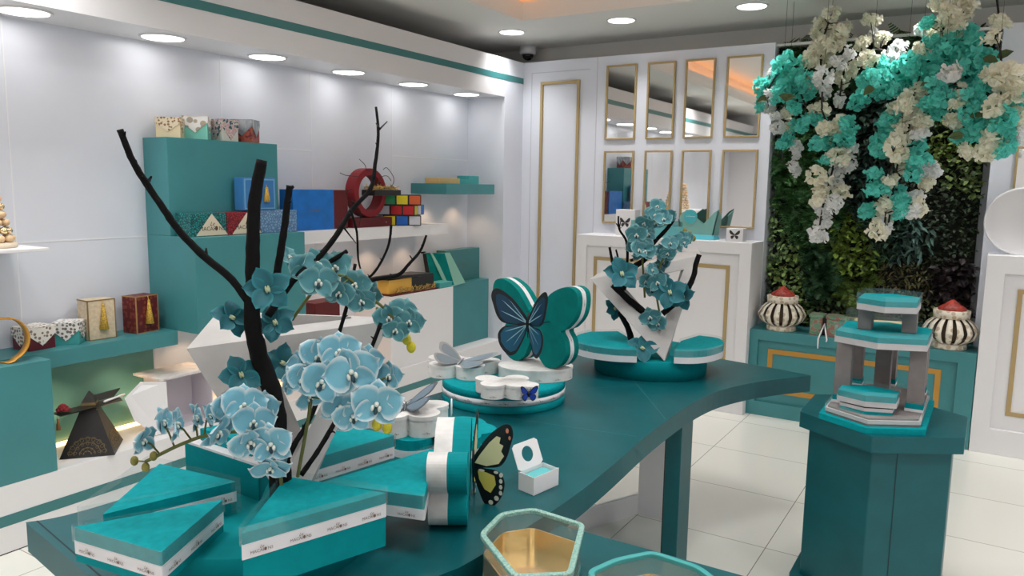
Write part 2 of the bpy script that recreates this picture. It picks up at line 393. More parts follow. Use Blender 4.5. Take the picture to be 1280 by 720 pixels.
# dome camera at the corner
c = SZ(660, 58, ZC)
t = thing('dome_camera', 'small white dome security camera under the ceiling at the room corner', 'security camera', (c.x, c.y, ZC-.12))
q = MB(); q.lathe([(.055, .05), (.07, .055), (.075, .085), (.072, .12)], (c.x, c.y, ZC-.12), 28); q.build('housing', M['white'], t)
q = MB(); q.lathe([(0, 0), (.025, .006), (.044, .025), (.052, .05)], (c.x, c.y, ZC-.12), 28); q.build('dome', mat('dark glass', (18, 18, 20), .08, spec=.8), t)

# gold framed panel on the back wall and gold framed mirrors
def rect_frame(x0, x1, z0, z1, w, y0, y1, name, mt, parent=None):
    q = MB(); P = Matrix(((1, 0, 0, 0), (0, 0, 1, 0), (0, 1, 0, 0), (0, 0, 0, 1)))
    q.ring([(x0, z0), (x1, z0), (x1, z1), (x0, z1)], [(x0+w, z0+w), (x1-w, z0+w), (x1-w, z1-w), (x0+w, z1-w)], y0, y1, 0, P)
    return q
q = rect_frame(-3.294, -2.928, .30, 2.457, .024, YW-.016, YW+.002, '', None); struct('trim_12', q, M['gold'], .003)
MIR = mat('silvered mirror', (236, 236, 234), .02, metal=1.0)
mx = [(-2.692, -2.434), (-2.345, -2.121), (-2.044, -1.817), (-1.733, -1.476)]
wh = ('leftmost', 'second from the left', 'third from the left', 'rightmost')
for r, (z0, z1) in enumerate(((1.972, 2.55), (1.312, 1.885))):
    for i, (a, b) in enumerate(mx):
        t = thing('mirror', 'gold framed wall mirror, %s in the %s row of four' % (wh[i], ('upper', 'lower')[r]), 'mirror', ((a+b)/2, YW-.012, z0), 'gold framed wall mirrors')
        q = rect_frame(a, b, z0, z1, .0135, YW-.02, YW, '', None); q.build('frame', M['gold'], t, .002)
        q = MB(); q.box(a+.006, b-.006, YW-.010, YW-.001, z0+.006, z1-.006); q.build('glass', MIR, t)
a, b = .083, .34
t = thing('mirror', 'gold framed wall mirror cut by the right edge, above the white round tray', 'mirror', ((a+b)/2, YW-.012, 1.312), 'gold framed wall mirrors')
q = rect_frame(a, b, 1.312, 1.885, .0135, YW-.02, YW, '', None); q.build('frame', M['gold'], t, .002)
q = MB(); q.box(a+.006, b-.006, YW-.010, YW-.001, 1.318, 1.879); q.build('glass', MIR, t)

# ------------------------------------------------------------------ low cabinets along the back wall
def cabinet(name, label, x0, x1, y0, y1, z1, mb, mt, rec, gr, gw=.03, toe=None):
    """box cabinet with a recessed front panel and a gold rectangle on it"""
    t = thing(name, label, 'cabinet', ((x0+x1)/2, (y0+y1)/2, 0))
    q = MB(); (a, b, c, d) = rec; D = .028
    q.box(x0, x1, y0+D, y1, 0, z1)
    P = Matrix(((1, 0, 0, 0), (0, 0, 1, 0), (0, 1, 0, 0), (0, 0, 0, 1)))
    q.ring([(x0, 0), (x1, 0), (x1, z1), (x0, z1)], [(a, c), (b, c), (b, d), (a, d)], y0, y0+D, 0, P)
    q.build('body', mb, t, .002)
    (a, b, c, d) = gr
    g = rect_frame(a, b, c, d, gw, y0+D-.008, y0+D+.001, '', None); g.build('gold_frame', mt, t, .002)
    return t
cabinet('teal_cabinet', 'low teal cabinet with a gold rectangle in front of the living wall', -1.42, -.016, 5.462, YR, .616, M['cab'], M['tan'], (-1.345, -.115, .10, .545), (-1.275, -.20, .17, .485), .034)
cabinet('white_cabinet', 'white cabinet with a gold rectangle under the white round tray', -.012, 1.3, 5.456, YW, 1.228, M['white'], M['gold'], (.085, 1.2, .16, 1.12), (.16, 1.13, .25, 1.03), .026)
t = cabinet('white_counter', 'white counter with a gold rectangle under the gold framed mirrors', -2.765, -1.403, 5.385, YW, 1.229, M['white'], M['gold'], (-2.68, -1.485, .12, 1.148), (-2.62, -1.555, .22, 1.062), .026)

# things on the white counter
def butterfly_flat(mb, P, U, V, s, m=0, off=.001):
    U = U.normalized(); V = V.normalized(); N = U.cross(V); T = frame(P+N*off, U, V, N) @ Matrix.Scale(s, 4)
    up = [(0, .02), (.12, .2), (.34, .42), (.5, .45), (.5, .25), (.4, .08), (.22, 0), (.05, -.02)]
    lo = [(.02, -.03), (.2, -.04), (.36, -.1), (.36, -.28), (.24, -.4), (.12, -.3), (.04, -.14)]
    for sg in (1, -1):
        for w in (up, lo):
            pp = [(sg*x, y, 0) for x, y in w]
            mb.add(pp, [tuple(range(len(pp)))], m, False, T)
    mb.add([(-.015, -.2, .001), (.015, -.2, .001), (.015, .18, .001), (-.015, .18, .001)], [(0, 1, 2, 3)], m, False, T)
XR, YB_, ZU = Vector((1, 0, 0)), Vector((0, 1, 0)), Vector((0, 0, 1))
def white_box(x0, x1, y0, y1, z0, z1, label, s):
    t = thing('gift_box', label, 'gift box', ((x0+x1)/2, (y0+y1)/2, z0), 'white butterfly gift boxes')
    q = MB(); q.box(x0, x1, y0, y1, z0, z1); q.build('box_body', M['white'], t, .002)
    q = MB(); butterfly_flat(q, Vector(((x0+x1)/2, y0, lerp(z0, z1, .5))), XR, ZU, s); q.build('butterfly_print', M['textd'], t)
white_box(-2.487, -2.33, 5.50, 5.60, 1.229, 1.43, 'tall white gift box with a black butterfly print on the counter left', .085)
white_box(-1.61, -1.492, 5.47, 5.56, 1.229, 1.322, 'small white gift box with a black butterfly print at the counter right end', .075)
t = thing('tray_box', 'flat aqua box with a clear lid lying on the white counter', 'gift box', (-2.15, 5.55, 1.229))
q = MB(); q.box(-2.36, -1.945, 5.49, 5.64, 1.229, 1.315); q.build('box_body', mat('aqua card', (96, 172, 176), .5), t, .003)
q = MB(); q.box(-2.355, -1.95, 5.495, 5.635, 1.315, 1.352); q.build('clear_lid', M['acr2'], t)
t = thing('crown_bag', 'pale teal crown shaped gift bag with a round teal label on the white counter', 'gift bag', (-1.84, 5.55, 1.229))
q = MB(); prof = [(-1.955, 1.262), (-1.715, 1.262), (-1.68, 1.452), (-1.715, 1.43), (-1.80, 1.335), (-1.86, 1.40), (-1.92, 1.445), (-1.965, 1.41), (-1.985, 1.36)]
Pm = Matrix(((1, 0, 0, 0), (0, 0, 1, 0), (0, 1, 0, 0), (0, 0, 0, 1)))
q.prism(prof, 5.505, 5.511, T=Pm); q.prism([(-1.95, 1.262), (-1.715, 1.262), (-1.70, 1.40), (-1.80, 1.33), (-1.88, 1.385), (-1.965, 1.37)], 5.60, 5.606, T=Pm)
q.hexa([Vector((-1.955, 5.505, 1.262)), Vector((-1.955, 5.606, 1.262)), Vector((-1.945, 5.606, 1.262)), Vector((-1.945, 5.505, 1.262))], [Vector((-1.985, 5.505, 1.37)), Vector((-1.95, 5.606, 1.36)), Vector((-1.94, 5.606, 1.36)), Vector((-1.975, 5.505, 1.37))])
q.hexa([Vector((-1.725, 5.505, 1.262)), Vector((-1.715, 5.606, 1.262)), Vector((-1.705, 5.606, 1.262)), Vector((-1.715, 5.505, 1.262))], [Vector((-1.69, 5.505, 1.44)), Vector((-1.70, 5.606, 1.40)), Vector((-1.69, 5.606, 1.40)), Vector((-1.68, 5.505, 1.44))])
q.build('bag_wall', mat('sage teal card', (122, 176, 168), .55), t)
q = MB(); q.hexa([Vector((-1.955, 5.49, 1.229)), Vector((-1.70, 5.49, 1.229)), Vector((-1.70, 5.62, 1.229)), Vector((-1.955, 5.62, 1.229))], [Vector((-1.955, 5.50, 1.264)), Vector((-1.715, 5.50, 1.264)), Vector((-1.715, 5.61, 1.264)), Vector((-1.955, 5.61, 1.264))])
q.build('bag_base', mat('bright aqua card', (92, 196, 214), .5), t)
q = MB(); q.lathe([(0, 0), (.05, 0), (.05, .004), (0, .004)], (0, 0, 0), 28, 0, False, Matrix.Translation((-1.89, 5.5045, 1.395)) @ Matrix.Rotation(PI/2, 4, 'X')); q.build('round_label', mat('aqua seal', (70, 176, 186), .5), t)
q = MB(); vs, fs = textmesh('Le Macarons', .3); q.add(vs, fs, 0, False, frame(Vector((-1.89, 5.4995, 1.392)), XR, ZU, -YB_) @ Matrix.Scale(.013, 4)); q.build('lettering', M['white'], t)

# things on the low teal cabinet
def lantern(cx, cyy, label, s=1.0):
    z = .616; t = thing('lantern_box', label, 'lantern', (cx, cyy, z), 'cream ribbed lantern boxes')
    q = MB(); q.lathe([(0, 0), (.098, 0), (.102, .004), (.098, .032), (.085, .036)], (cx, cyy, z), 32); q.build('foot', M['pot'], t)
    q = MB(); n = 16
    pr = [(.082, .034), (.135, .062), (.160, .105), (.158, .125), (.135, .165), (.098, .195), (.09, .2)]
    P = spline([Vector((r, z_, 0)) for r, z_ in pr], 3)
    for k in range(n):
        a0 = 2*PI*k/n
        vs = []; fs = []
        for i, p in enumerate(P):
            wd = .30*2*PI/n*(1.0 if True else 1)
            for da in (-wd, 0, wd):
                vs.append((cx+p.x*math.cos(a0+da), cyy+p.x*math.sin(a0+da), z+p.y))
            for da in (wd, 0, -wd):
                vs.append((cx+(p.x-.004)*math.cos(a0+da), cyy+(p.x-.004)*math.sin(a0+da), z+p.y))
        for i in range(len(P)-1):
            for k2 in range(6):
                a, b = i*6+k2, i*6+(k2+1) % 6
                fs.append((a, b, b+6, a+6))
        q.add(vs, fs, 0, True)
    q.build('ribs', M['pot'], t)
    q = MB(); q.lathe([(.04, .036), (.098, .075), (.11, .115), (.09, .165), (.06, .19)], (cx, cyy, z), 24); q.build('inner_core', mat('brown inner card', (78, 62, 50), .7), t)
    q = MB(); q.lathe([(.085, .195), (.104, .197), (.106, .245), (.088, .247), (.08, .245)], (cx, cyy, z), 32); q.build('collar', M['pot'], t)
    q = MB(); q.lathe([(.082, .243), (.078, .26), (.045, .282), (.012, .308), (0, .312)], (cx, cyy, z), 32); q.build('cap', M['capred'], t)
M['pot'] = pattern('cream printed card', 'dots', (186, 168, 142), (222, 214, 198), 26, rough=.5)
M['capred'] = mat('red brown cap', (150, 52, 40), .5, noise=.3, scale=60)
lantern(-1.215, 5.57, 'cream ribbed lantern box with a red cap at the left end of the teal cabinet')
lantern(-.175, 5.57, 'cream ribbed lantern box with a red cap at the right end, beside the white cabinet')
PG = pattern('green floral card', 'floral', (96, 138, 112), (128, 160, 132), 34, (150, 104, 92))
t = thing('gift_box', 'green floral gift box with lobed lid and white ribbon beside the left lantern', 'gift box', (-.895, 5.56, .616))
for i, (a, b) in enumerate(((-1.012, -.93), (-.905, -.775))):
    q = MB(); q.prism(roundp([(a, 5.49), (b, 5.49), (b, 5.63), (a, 5.63)], .02), .616, .735); q.build('box_half', PG, t)
    q = MB(); q.prism(roundp([(a-.008, 5.482), (b+.008, 5.482), (b+.008, 5.638), (a-.008, 5.638)], .03), .738, .755); q.build('lid', PG, t)
q = MB(); q.box(-.931, -.904, 5.52, 5.62, .616, .74); q.build('black_band', M['blackg'], t)
q = MB()
for dx, dz in ((-.025, -.10), (.03, -.05)):
    q.tube([(-.917, 5.515, .70), (-.917+dx*.4, 5.485, .66), (-.917+dx, 5.452, .60), (-.917+dx*.9, 5.448, .615+dz+.02)], [.004, .005, .006, .005], 6)
q.build('white_ribbon', M['white'], t)
t = thing('display_case', 'aqua hexagonal glass topped case behind the column stand', 'gift box', (-.62, 5.62, .616))
hx_ = [(-.80, 5.57), (-.62, 5.52), (-.44, 5.57), (-.44, 5.68), (-.62, 5.72), (-.80, 5.68)]
q = MB(); q.prism(hx_, .616, .735); q.build('case_base', mat('aqua card', (96, 172, 176), .5), t)
q = MB(); q.prism(inset(hx_, -.004), .735, .757); q.build('gold_band', M['goldp'], t)
q = MB(); q.prism(inset(hx_, .003), .757, .80); q.build('clear_cover', M['acr2'], t)

# white round tray on the right cabinet
t = thing('round_tray', 'white round tray standing on the white cabinet against the wall', 'tray', (.15, 5.58, 1.228))
q = MB(); TT = Matrix.Translation((.155, 5.60, 1.434)) @ Matrix.Rotation(math.radians(8), 4, 'X') @ Matrix.Rotation(PI/2, 4, 'X')
q.lathe([(0, .012), (.19, .012), (.197, .03), (.206, .03), (.206, -.012), (.19, -.016), (0, -.016)], (0, 0, 0), 56, 0, True, TT); q.build('plate', M['white'], t)
q = MB(); q.lathe([(0, .0), (.03, .0), (.034, .05), (.02, .07), (0, .07)], (0, 0, 0), 20, 0, True, TT @ Matrix.Translation((.10, 0, 0))); q.build('black_knob', M['blackg'], t)

# ================================================================== THE NICHE DISPLAY
def block(name, label, cat, boxes, m, bevel=.002):
    q = MB()
    for b in boxes: q.box(*b)
    return solo(name, q, m, label, cat, bevel=bevel)
block('display_block', 'teal display block at the lower left, standing on the white plinth', 'display block', [(-3.598, XP+.0005, .2, 1.735, .30, .81)], M['cab'])
block('wall_shelf', 'long teal wall shelf carrying the patterned gift boxes', 'shelf', [(XB+.001, -3.60, -.6, 2.45, .739, .815)], M['cab'])
block('display_block', 'tall teal wall block with four patterned cube boxes on top', 'display block', [(XB+.001, -3.629, 2.452, 3.172, 1.3105, 1.82)], M['cab'])
block('display_block', 'deep teal wall block carrying the coffee bean boxes', 'display block', [(XB+.001, -3.432, 2.452, 3.19, .812, 1.31)], M['cab'])
block('wall_shelf', 'white wall shelf with the big blue box and the colour cube', 'shelf', [(XB+.001, -3.535, 3.19, 4.735, 1.225, 1.303)], M['white'])
block('wall_shelf', 'small teal corner shelf high at the end of the niche', 'shelf', [(XB+.001, -3.493, 4.654, 5.312, 1.526, 1.606)], M['cab'])
block('display_block', 'white display block on the plinth beside the teal one', 'display block', [(XB+.001, -3.49, 4.02, 4.745, .30, .82)], M['white'])
block('display_block', 'teal display block at the right end of the niche', 'display block', [(XB+.001, -3.606, 4.746, 5.411, .30, .81)], M['cab'])
block('wall_shelf', 'white wall shelf cut by the left edge of the picture', 'shelf', [(XB+.001, -3.48, .2, 1.765, 1.286, 1.30)], M['white'])

q = MB(); q.box(XB, XB+.006, -.6, SX(191, 450, XB).y, .302, .738); struct('trim_13', q, mat('glossy teal panel', (88, 138, 132), .22))
XU = Vector((0, 1, 0))           # right, as seen when facing the niche
def cube_box(label, c, s, h, rot, z, mbase, mlid, group=None, drop=.62, lidtop=True, name='gift_box', tab=True):
    """cube box whose lid has pointed flaps hanging down each side"""
    t = thing(name, label, 'gift box', (c[0], c[1], z), group); t.rotation_euler = (0, 0, rot)
    q = MB(); q.box(-s/2, s/2, -s/2, s/2, 0, h-.004); q.build('base', mbase, t, .0015, local=True)
    q = MB(); e = s/2+.0015; d = .0025
    for k in range(4):
        T = Matrix.Rotation(k*PI/2, 4, 'Z')
        pl = [(-e, h), (-e, h*(1-drop*.45)), (0, h*(1-drop*1.15)), (e, h*(1-drop*.45)), (e, h)]
        q.add([(x, -e-d, z_) for x, z_ in pl]+[(x, -e+.0005, z_) for x, z_ in pl], [(0, 1, 2, 3, 4), (9, 8, 7, 6, 5), (0, 5, 6, 1), (1, 6, 7, 2), (2, 7, 8, 3), (3, 8, 9, 4), (4, 9, 5, 0)], 0, False, T)
    q.box(-e-d, e+d, -e-d, e+d, h-.003, h+.0015)
    q.build('lid', mlid, t, local=True); return t
PD_GOLD = pattern('gold comb print', 'dots', (150, 112, 70), (226, 212, 186), 64)
PD_BRN = pattern('brown comb print', 'dots', (136, 116, 104), (232, 226, 218), 56)
PD_BLK = pattern('grey comb print', 'dots', (120, 108, 104), (232, 230, 226), 56)
P_FLO = pattern('bright floral print', 'floral', (52, 84, 96), (234, 226, 218), 60, (196, 160, 160))
P_MED = pattern('medallion print', 'dots', (170, 158, 140), (232, 230, 228), 24)
P_MAR = pattern('grey marble print', 'marble', (132, 140, 148), (206, 208, 212), 9)
P_REDF = pattern('red floral print', 'floral', (104, 26, 24), (156, 74, 58), 40)
MAROON = mat('maroon card', (92, 18, 34), .5); TEALC = mat('turquoise card', (66, 158, 158), .5)
BEIGE = mat('beige card', (222, 206, 170), .55); MINT = mat('mint card', (120, 196, 180), .5)
A45 = math.radians(45)
zt = 1.82
xk = -3.69
cube_box('beige cube gift box with a gold comb print, first on the tall teal block', (-3.715, 2.535), .118, .103, A45, zt, BEIGE, PD_GOLD, 'cube boxes on the tall block')
cube_box('white cube gift box with medallions on a mint base, second on the tall teal block', (-3.72, 2.70), .125, .122, A45, zt, MINT, P_MED, 'cube boxes on the tall block')
cube_box('bright floral cube gift box, third on the tall teal block', (-3.70, 2.857), .108, .118, 0.05, zt, mat('pale grey card', (206, 206, 198), .5), P_FLO, 'cube boxes on the tall block', drop=.82)
cube_box('grey marbled cube gift box on a red floral base, last on the tall teal block', (-3.705, 3.01), .118, .128, A45-.25, zt, P_REDF, P_MAR, 'cube boxes on the tall block')

# coffee-bean boxes on the ledge
def bean_box(y0, y1, label, m, tri=True):
    t = thing('coffee_bean_box', label, 'gift box', (-3.56, (y0+y1)/2, 1.31), 'coffee bean boxes')
    q = MB(); q.box(-3.62, -3.50, y0, y1, 1.31, 1.432); q.build('box_body', m, t, .002)
    ym = (y0+y1)/2+.02; w = .098; x = -3.4985
    q = MB(); q.add([(x, ym-w, 1.314), (x, ym+w, 1.314), (x, ym, 1.428), (x-.002, ym-w, 1.314), (x-.002, ym+w, 1.314), (x-.002, ym, 1.428)], [(0, 1, 2), (5, 4, 3), (0, 3, 4, 1), (1, 4, 5, 2), (2, 5, 3, 0)]); lb = q.build('triangle_label', M['cream'], t)
    q = MB(); logo(q, Vector((x, ym, 1.362)), XU, ZU, .030, 0, 1); q.build('lettering', [M['textd'], mat('bean brown', (96, 58, 34), .5)], lb)
bean_box(2.478, 2.70, 'turquoise coffee bean print box with a cream triangle label', pattern('turquoise beans', 'beans', (4, 52, 56), (40, 150, 148), 90))
bean_box(2.704, 2.925, 'red coffee bean print box with a cream triangle label, half behind the trunk', pattern('red beans', 'beans', (74, 4, 14), (176, 34, 48), 90))
t = thing('gift_box', 'pale blue gift box with dark sprig print at the right end of the teal block', 'gift box', (-3.56, 3.07, 1.31))
q = MB(); q.box(-3.62, -3.50, 2.93, 3.195, 1.31, 1.437); q.build('box_body', pattern('sprig print', 'beans', (84, 112, 152), (128, 172, 204), 60), t, .002)
t = thing('gift_box', 'blue framed gift box with a gold tassel standing on the pale blue box', 'gift box', (-3.56, 2.945, 1.44))
q = MB(); q.box(-3.60, -3.525, 2.835, 3.062, 1.4385, 1.622); q.build('box_body', M['blue2'], t, .003)
q = rect_frame(2.842, 3.055, 1.445, 1.615, .008, 0, .003, '', None); TF = Matrix(((0, 1, 0, -3.5255), (1, 0, 0, 0), (0, 0, 1, 0), (0, 0, 0, 1)))
q.v = [TF @ v for v in q.v]; q.build('pale_frame', mat('pale blue edge', (110, 164, 204), .5), t)
def tassel(x, y, z, h, parent, r=.012, m=None, name='tassel'):
    q = MB(); q.ball((x, y, z), r*.62, 0, 8, 6); q.lathe([(r*.45, 0), (r*.6, -.15*h), (r*1.15, -.98*h), (0, -h)], (x, y, z), 14)
    q.tube([(x, y, z), (x-.004, y, z+h*.3)], r*.15, 5)
    return q.build(name, m or M['tassel'], parent)
tassel(-3.515, 2.99, 1.56, .075, t, .016)

# white shelf: blue box, red ring stand, tray, colour cube
t = thing('gift_box', 'big blue gift box with a dark red side on the white shelf', 'gift box', (-3.66, 3.50, 1.303))
q = MB(); q.box(-3.72, -3.603, 3.26, 3.603, 1.303, 1.556); q.build('blue_front', M['blue'], t, .002)
q = MB(); q.box(-3.735, -3.612, 3.604, 3.738, 1.303, 1.553); q.build('red_side', M['red'], t, .002)
q = MB(); logo(q, Vector((-3.603, 3.44, 1.43)), XU, ZU, .016); q.build('gold_print', M['text'], t)
t = thing('ring_stand', 'red velvet ring on a flat red base on the white shelf', 'display stand', (-3.66, 3.98, 1.303))
q = MB(); q.box(-3.72, -3.60, 3.77, 4.165, 1.303, 1.368); q.build('base', M['red'], t, .004)
q = MB(); n = 40; vs = []; fs = []
for k in range(n):
    a = 2*PI*k/n
    for (r, dx) in ((.198, -.045), (.198, .045), (.145, .045), (.145, -.045)):
        vs.append((-3.66+dx, 3.965+.80*r*math.cos(a), 1.366+.165+.004+ (r*.84)*math.sin(a)))
for k in range(n):
    for i in range(4):
        a, b = k*4+i, k*4+(i+1) % 4; c_, d_ = ((k+1) % n)*4+i, ((k+1) % n)*4+(i+1) % 4
        fs.append((a, b, d_, c_))
q.add(vs, fs, 0, False); q.build('ring', M['redv'], t, .004)
q = MB(); q.ball((-3.599, 4.10, 1.333), .004); q.build('stud', M['silver'], t)
t = thing('straw_tray', 'black tray of straw hung on the red velvet ring', 'tray', (-3.60, 4.08, 1.517))
q = MB(); q.box(-3.66, -3.54, 3.92, 4.19, 1.517, 1.556); q.build('tray', M['blackg'], t, .002)
q = MB()
for i in range(170):
    p = Vector((random.uniform(-3.65, -3.55), random.uniform(3.93, 4.18), 1.556+random.uniform(0, .02))); d = Vector((random.uniform(-1, 1), random.uniform(-1, 1), random.uniform(-.2, .5))).normalized()*.022
    q.tube([p-d, p+d+Vector((0, 0, .004))], .0016, 4)
q.build('straw', M['straw'], t, kind='stuff')
t = thing('puzzle_cube_box', 'gift box shaped like a twisted three layer colour puzzle cube', 'gift box', (-3.66, 4.36, 1.303))
CC = dict(R=mat('cube red', (186, 20, 30), .4), O=mat('cube orange', (206, 92, 44), .4), Y=mat('cube yellow', (226, 206, 20), .4), G=mat('cube green', (24, 140, 84), .4), B=mat('cube blue', (14, 98, 190), .4), W=mat('cube white', (206, 206, 216), .4))
cn = list(CC)
rows = [(1.303, 'YBW', 'GYR', 42), (1.376, 'WRR', 'YWB', 24), (1.449, 'GYO', 'RYO', 42)]
for z, L, Rr, ang in rows:
    T = Matrix.Translation((-3.675, 4.355, z)) @ Matrix.Diagonal((1.22, 1.22, 1, 1)) @ Matrix.Rotation(math.radians(ang), 4, 'Z')
    q = MB(); q.box(-.11, .11, -.11, .11, .0005, .0725, 0, T)
    for k in range(3):
        a = -.11+.0733*k+.005; b = a+.0635
        q.box(a, b, -.1115, -.109, .006, .067, 1+cn.index(L[k]), T)
        q.box(.109, .1115, a, b, .006, .067, 1+cn.index(Rr[k]), T)
    q.build('layer', [M['blackg']]+[CC[k] for k in cn], t)

# small corner shelf: gold box and teal boxes
q = MB(); q.box(-3.70, -3.56, 4.66, 4.92, 1.606, 1.648); solo('gift_box', q, mat('pale gold card', (206, 172, 112), .45), 'flat pale gold gift box on the small corner shelf', 'gift box', bevel=.003)
q = MB(); q.box(-3.72, -3.58, 4.925, 5.14, 1.606, 1.645); q.box(-3.72, -3.60, 5.10, 5.24, 1.606, 1.672); solo('gift_box', q, TEALC, 'teal stepped gift box at the right of the small corner shelf', 'gift box', bevel=.002)

# right end of the niche
t = thing('gift_box', 'teal easel gift box leaning open on the teal block at the niche end', 'gift box', (-3.66, 4.86, .81))
sage = mat('sage card', (128, 182, 164), .5)
q = MB(); q.hexa([Vector((-3.66, 4.70, .812)), Vector((-3.58, 4.88, .812)), Vector((-3.585, 4.885, .812)), Vector((-3.665, 4.705, .812))], [Vector((-3.72, 4.70, 1.07)), Vector((-3.66, 4.86, 1.06)), Vector((-3.665, 4.865, 1.06)), Vector((-3.725, 4.705, 1.07))]); q.build('spine', M['deep'], t)
q = MB(); q.hexa([Vector((-3.592, 4.80, .795)), Vector((-3.592, 5.05, .812)), Vector((-3.60, 5.05, .812)), Vector((-3.60, 4.80, .795))], [Vector((-3.70, 4.73, 1.068)), Vector((-3.70, 4.98, 1.055)), Vector((-3.708, 4.98, 1.055)), Vector((-3.708, 4.73, 1.068))]); q.build('front_flap', sage, t)
q = MB(); q.hexa([Vector((-3.78, 4.79, .812)), Vector((-3.70, 4.79, .812)), Vector((-3.70, 4.80, .812)), Vector((-3.78, 4.80, .812))], [Vector((-3.78, 4.73, 1.062)), Vector((-3.712, 4.73, 1.062)), Vector((-3.712, 4.74, 1.062)), Vector((-3.78, 4.74, 1.062))]); q.build('inner_side', M['blackg'], t)
t = thing('gift_box', 'upright teal gift box with a small printed word at the niche end', 'gift box', (-3.74, 5.2, .81))
q = MB(); q.box(-3.79, -3.70, 4.92, 5.405, .81, 1.072); q.build('box_body', M['stripe'], t, .003)
q = MB(); vs, fs = textmesh('Le Macarons', .2); q.add(vs, fs, 0, False, frame(Vector((-3.699, 5.16, .94)), XU, ZU, Vector((1, 0, 0))) @ Matrix.Scale(.022, 4)); q.build('lettering', M['text'], t)
q = MB(); q.box(-3.60, -3.495, 4.58, 4.735, .82, .855); q.box(-3.605, -3.49, 4.575, 4.74, .855, .862); solo('gift_box', q, TEALC, 'small flat teal box on the corner of the white display block', 'gift box', bevel=.001)
t = thing('open_hamper', 'black and yellow open gift hamper with straw on the white display block', 'gift box', (-3.62, 4.28, .82))
q = MB(); q.box(-3.70, -3.535, 4.05, 4.30, .832, .93, 1); q.box(-3.70, -3.535, 4.30, 4.56, .832, .925, 0); q.build('box_body', [M['blackg'], mat('amber card', (228, 176, 74), .5)], t, .002)
q = MB(); q.hexa([Vector((-3.73, 4.0, .93)), Vector((-3.51, 4.0, .945)), Vector((-3.51, 4.52, .925)), Vector((-3.73, 4.52, .93))], [Vector((-3.73, 4.0, .938)), Vector((-3.51, 4.0, .965)), Vector((-3.51, 4.52, .945)), Vector((-3.73, 4.52, .94))]); q.build('lid', M['blackg'], t)
q = MB(); q.box(-3.74, -3.50, 4.04, 4.57, .8205, .831); q.build('red_tray', M['red'], t)
q = MB()
for i in range(110):
    p = Vector((random.uniform(-3.53, -3.505), random.uniform(4.1, 4.55), .831+random.uniform(0, .03))); d = Vector((random.uniform(-.3, .3), random.uniform(-1, 1), random.uniform(-.4, .6))).normalized()*.02
    q.tube([p-d, p+d], .0016, 4)
q.build('straw', M['straw'], t, kind='stuff')
q = MB(); q.box(-3.74, -3.60, 3.42, 3.64, .30, .838); solo('gift_box', q, M['red'], 'dark red upright box standing behind the large triangular planter', 'gift box', bevel=.003)

# long shelf boxes
cube_box('maroon gift box with a brown comb print lid, leftmost on the long teal shelf', (-3.735, 1.80), .122, .105, math.radians(6), .815, MAROON, PD_BRN, 'comb print boxes on the long shelf', drop=.72)
cube_box('turquoise gift box with a grey comb print lid, second on the long teal shelf', (-3.73, 1.962), .112, .105, math.radians(-45), .815, TEALC, PD_BLK, 'comb print boxes on the long shelf', drop=.72)
def tall_box(label, cx, cyy, w, d, h, rot, m, edge, tm):
    t = thing('tassel_box', label, 'gift box', (cx, cyy, .815), 'tall tassel boxes on the long shelf'); t.rotation_euler = (0, 0, rot)
    q = MB(); q.box(-d/2, d/2, -w/2, w/2, 0, h); q.build('box_body', m, t, .002, local=True)
    q = MB(); e = .004
    for y in (-w/2, w/2):
        q.box(d/2-e, d/2+.0012, y-e if y > 0 else y-.0012, y+.0012 if y > 0 else y+e, 0, h)
    q.box(d/2-e, d/2+.0012, -w/2, w/2, h-e, h+.0012); q.box(d/2-e, d/2+.0012, -w/2, w/2, 0, e); q.box(-d/2, d/2, -w/2-.0012, -w/2+e, h-e, h+.0012); q.build('edge_trim', edge, t, local=True)
    q = MB(); x = d/2+.008; q.ball((x, .005, h*.86), .007, 0, 8, 6); q.lathe([(.005, 0), (.008, -.02), (.022, -.118), (0, -.12)], (x, .005, h*.86), 14); q.tube([(x-.006, .005, h*.99), (x, .005, h*.86)], .0018, 5)
    q.build('tassel', M['tassel'], t, local=True)
tall_box('beige tall gift box with a gold tassel on the long teal shelf', -3.735, 2.10, .135, .10, .197, math.radians(-3), mat('beige linen card', (208, 190, 162), .6, noise=.06, scale=70), mat('brown edge', (130, 104, 66), .5), M['tassel'])
tall_box('maroon tall gift box with a gold tassel on the long teal shelf', -3.725, 2.325, .135, .10, .192, math.radians(8), pattern('maroon comb print', 'dots', (126, 56, 40), (92, 20, 26), 40), mat('gold edge', (168, 128, 78), .5), M['tassel'])

# gold loop on the lower left block, macaron towers on the left shelf
q = MB(); n = 44; vs = []; fs = []
for k in range(n):
    a = 2*PI*k/n; r = .096
    y = 1.583+r*.98*math.sin(a); z = .8115+.098-.098*math.cos(a)+(.006 if abs(math.sin(a)) > .3 else 0); x = -3.58+.05*math.sin(a*.5+1)
    for dx, rr in ((-.022, 1), (.022, 1), (.022, .95), (-.022, .95)):
        vs.append((x+dx, 1.583+(y-1.583)*rr, .9095+(z-.9095)*rr))
for k in range(n):
    for i in range(4): fs.append((k*4+i, k*4+(i+1) % 4, ((k+1) % n)*4+(i+1) % 4, ((k+1) % n)*4+i))
q.add(vs, fs, 0, True); q.v = [Vector((v.x, v.y, v.z-min(w.z for w in q.v)+.8105)) for v in q.v]
solo('ring_holder', q, mat('gold paper loop', (202, 146, 56), .4, metal=.3), 'golden loop standing on the lower left teal block', 'display stand')
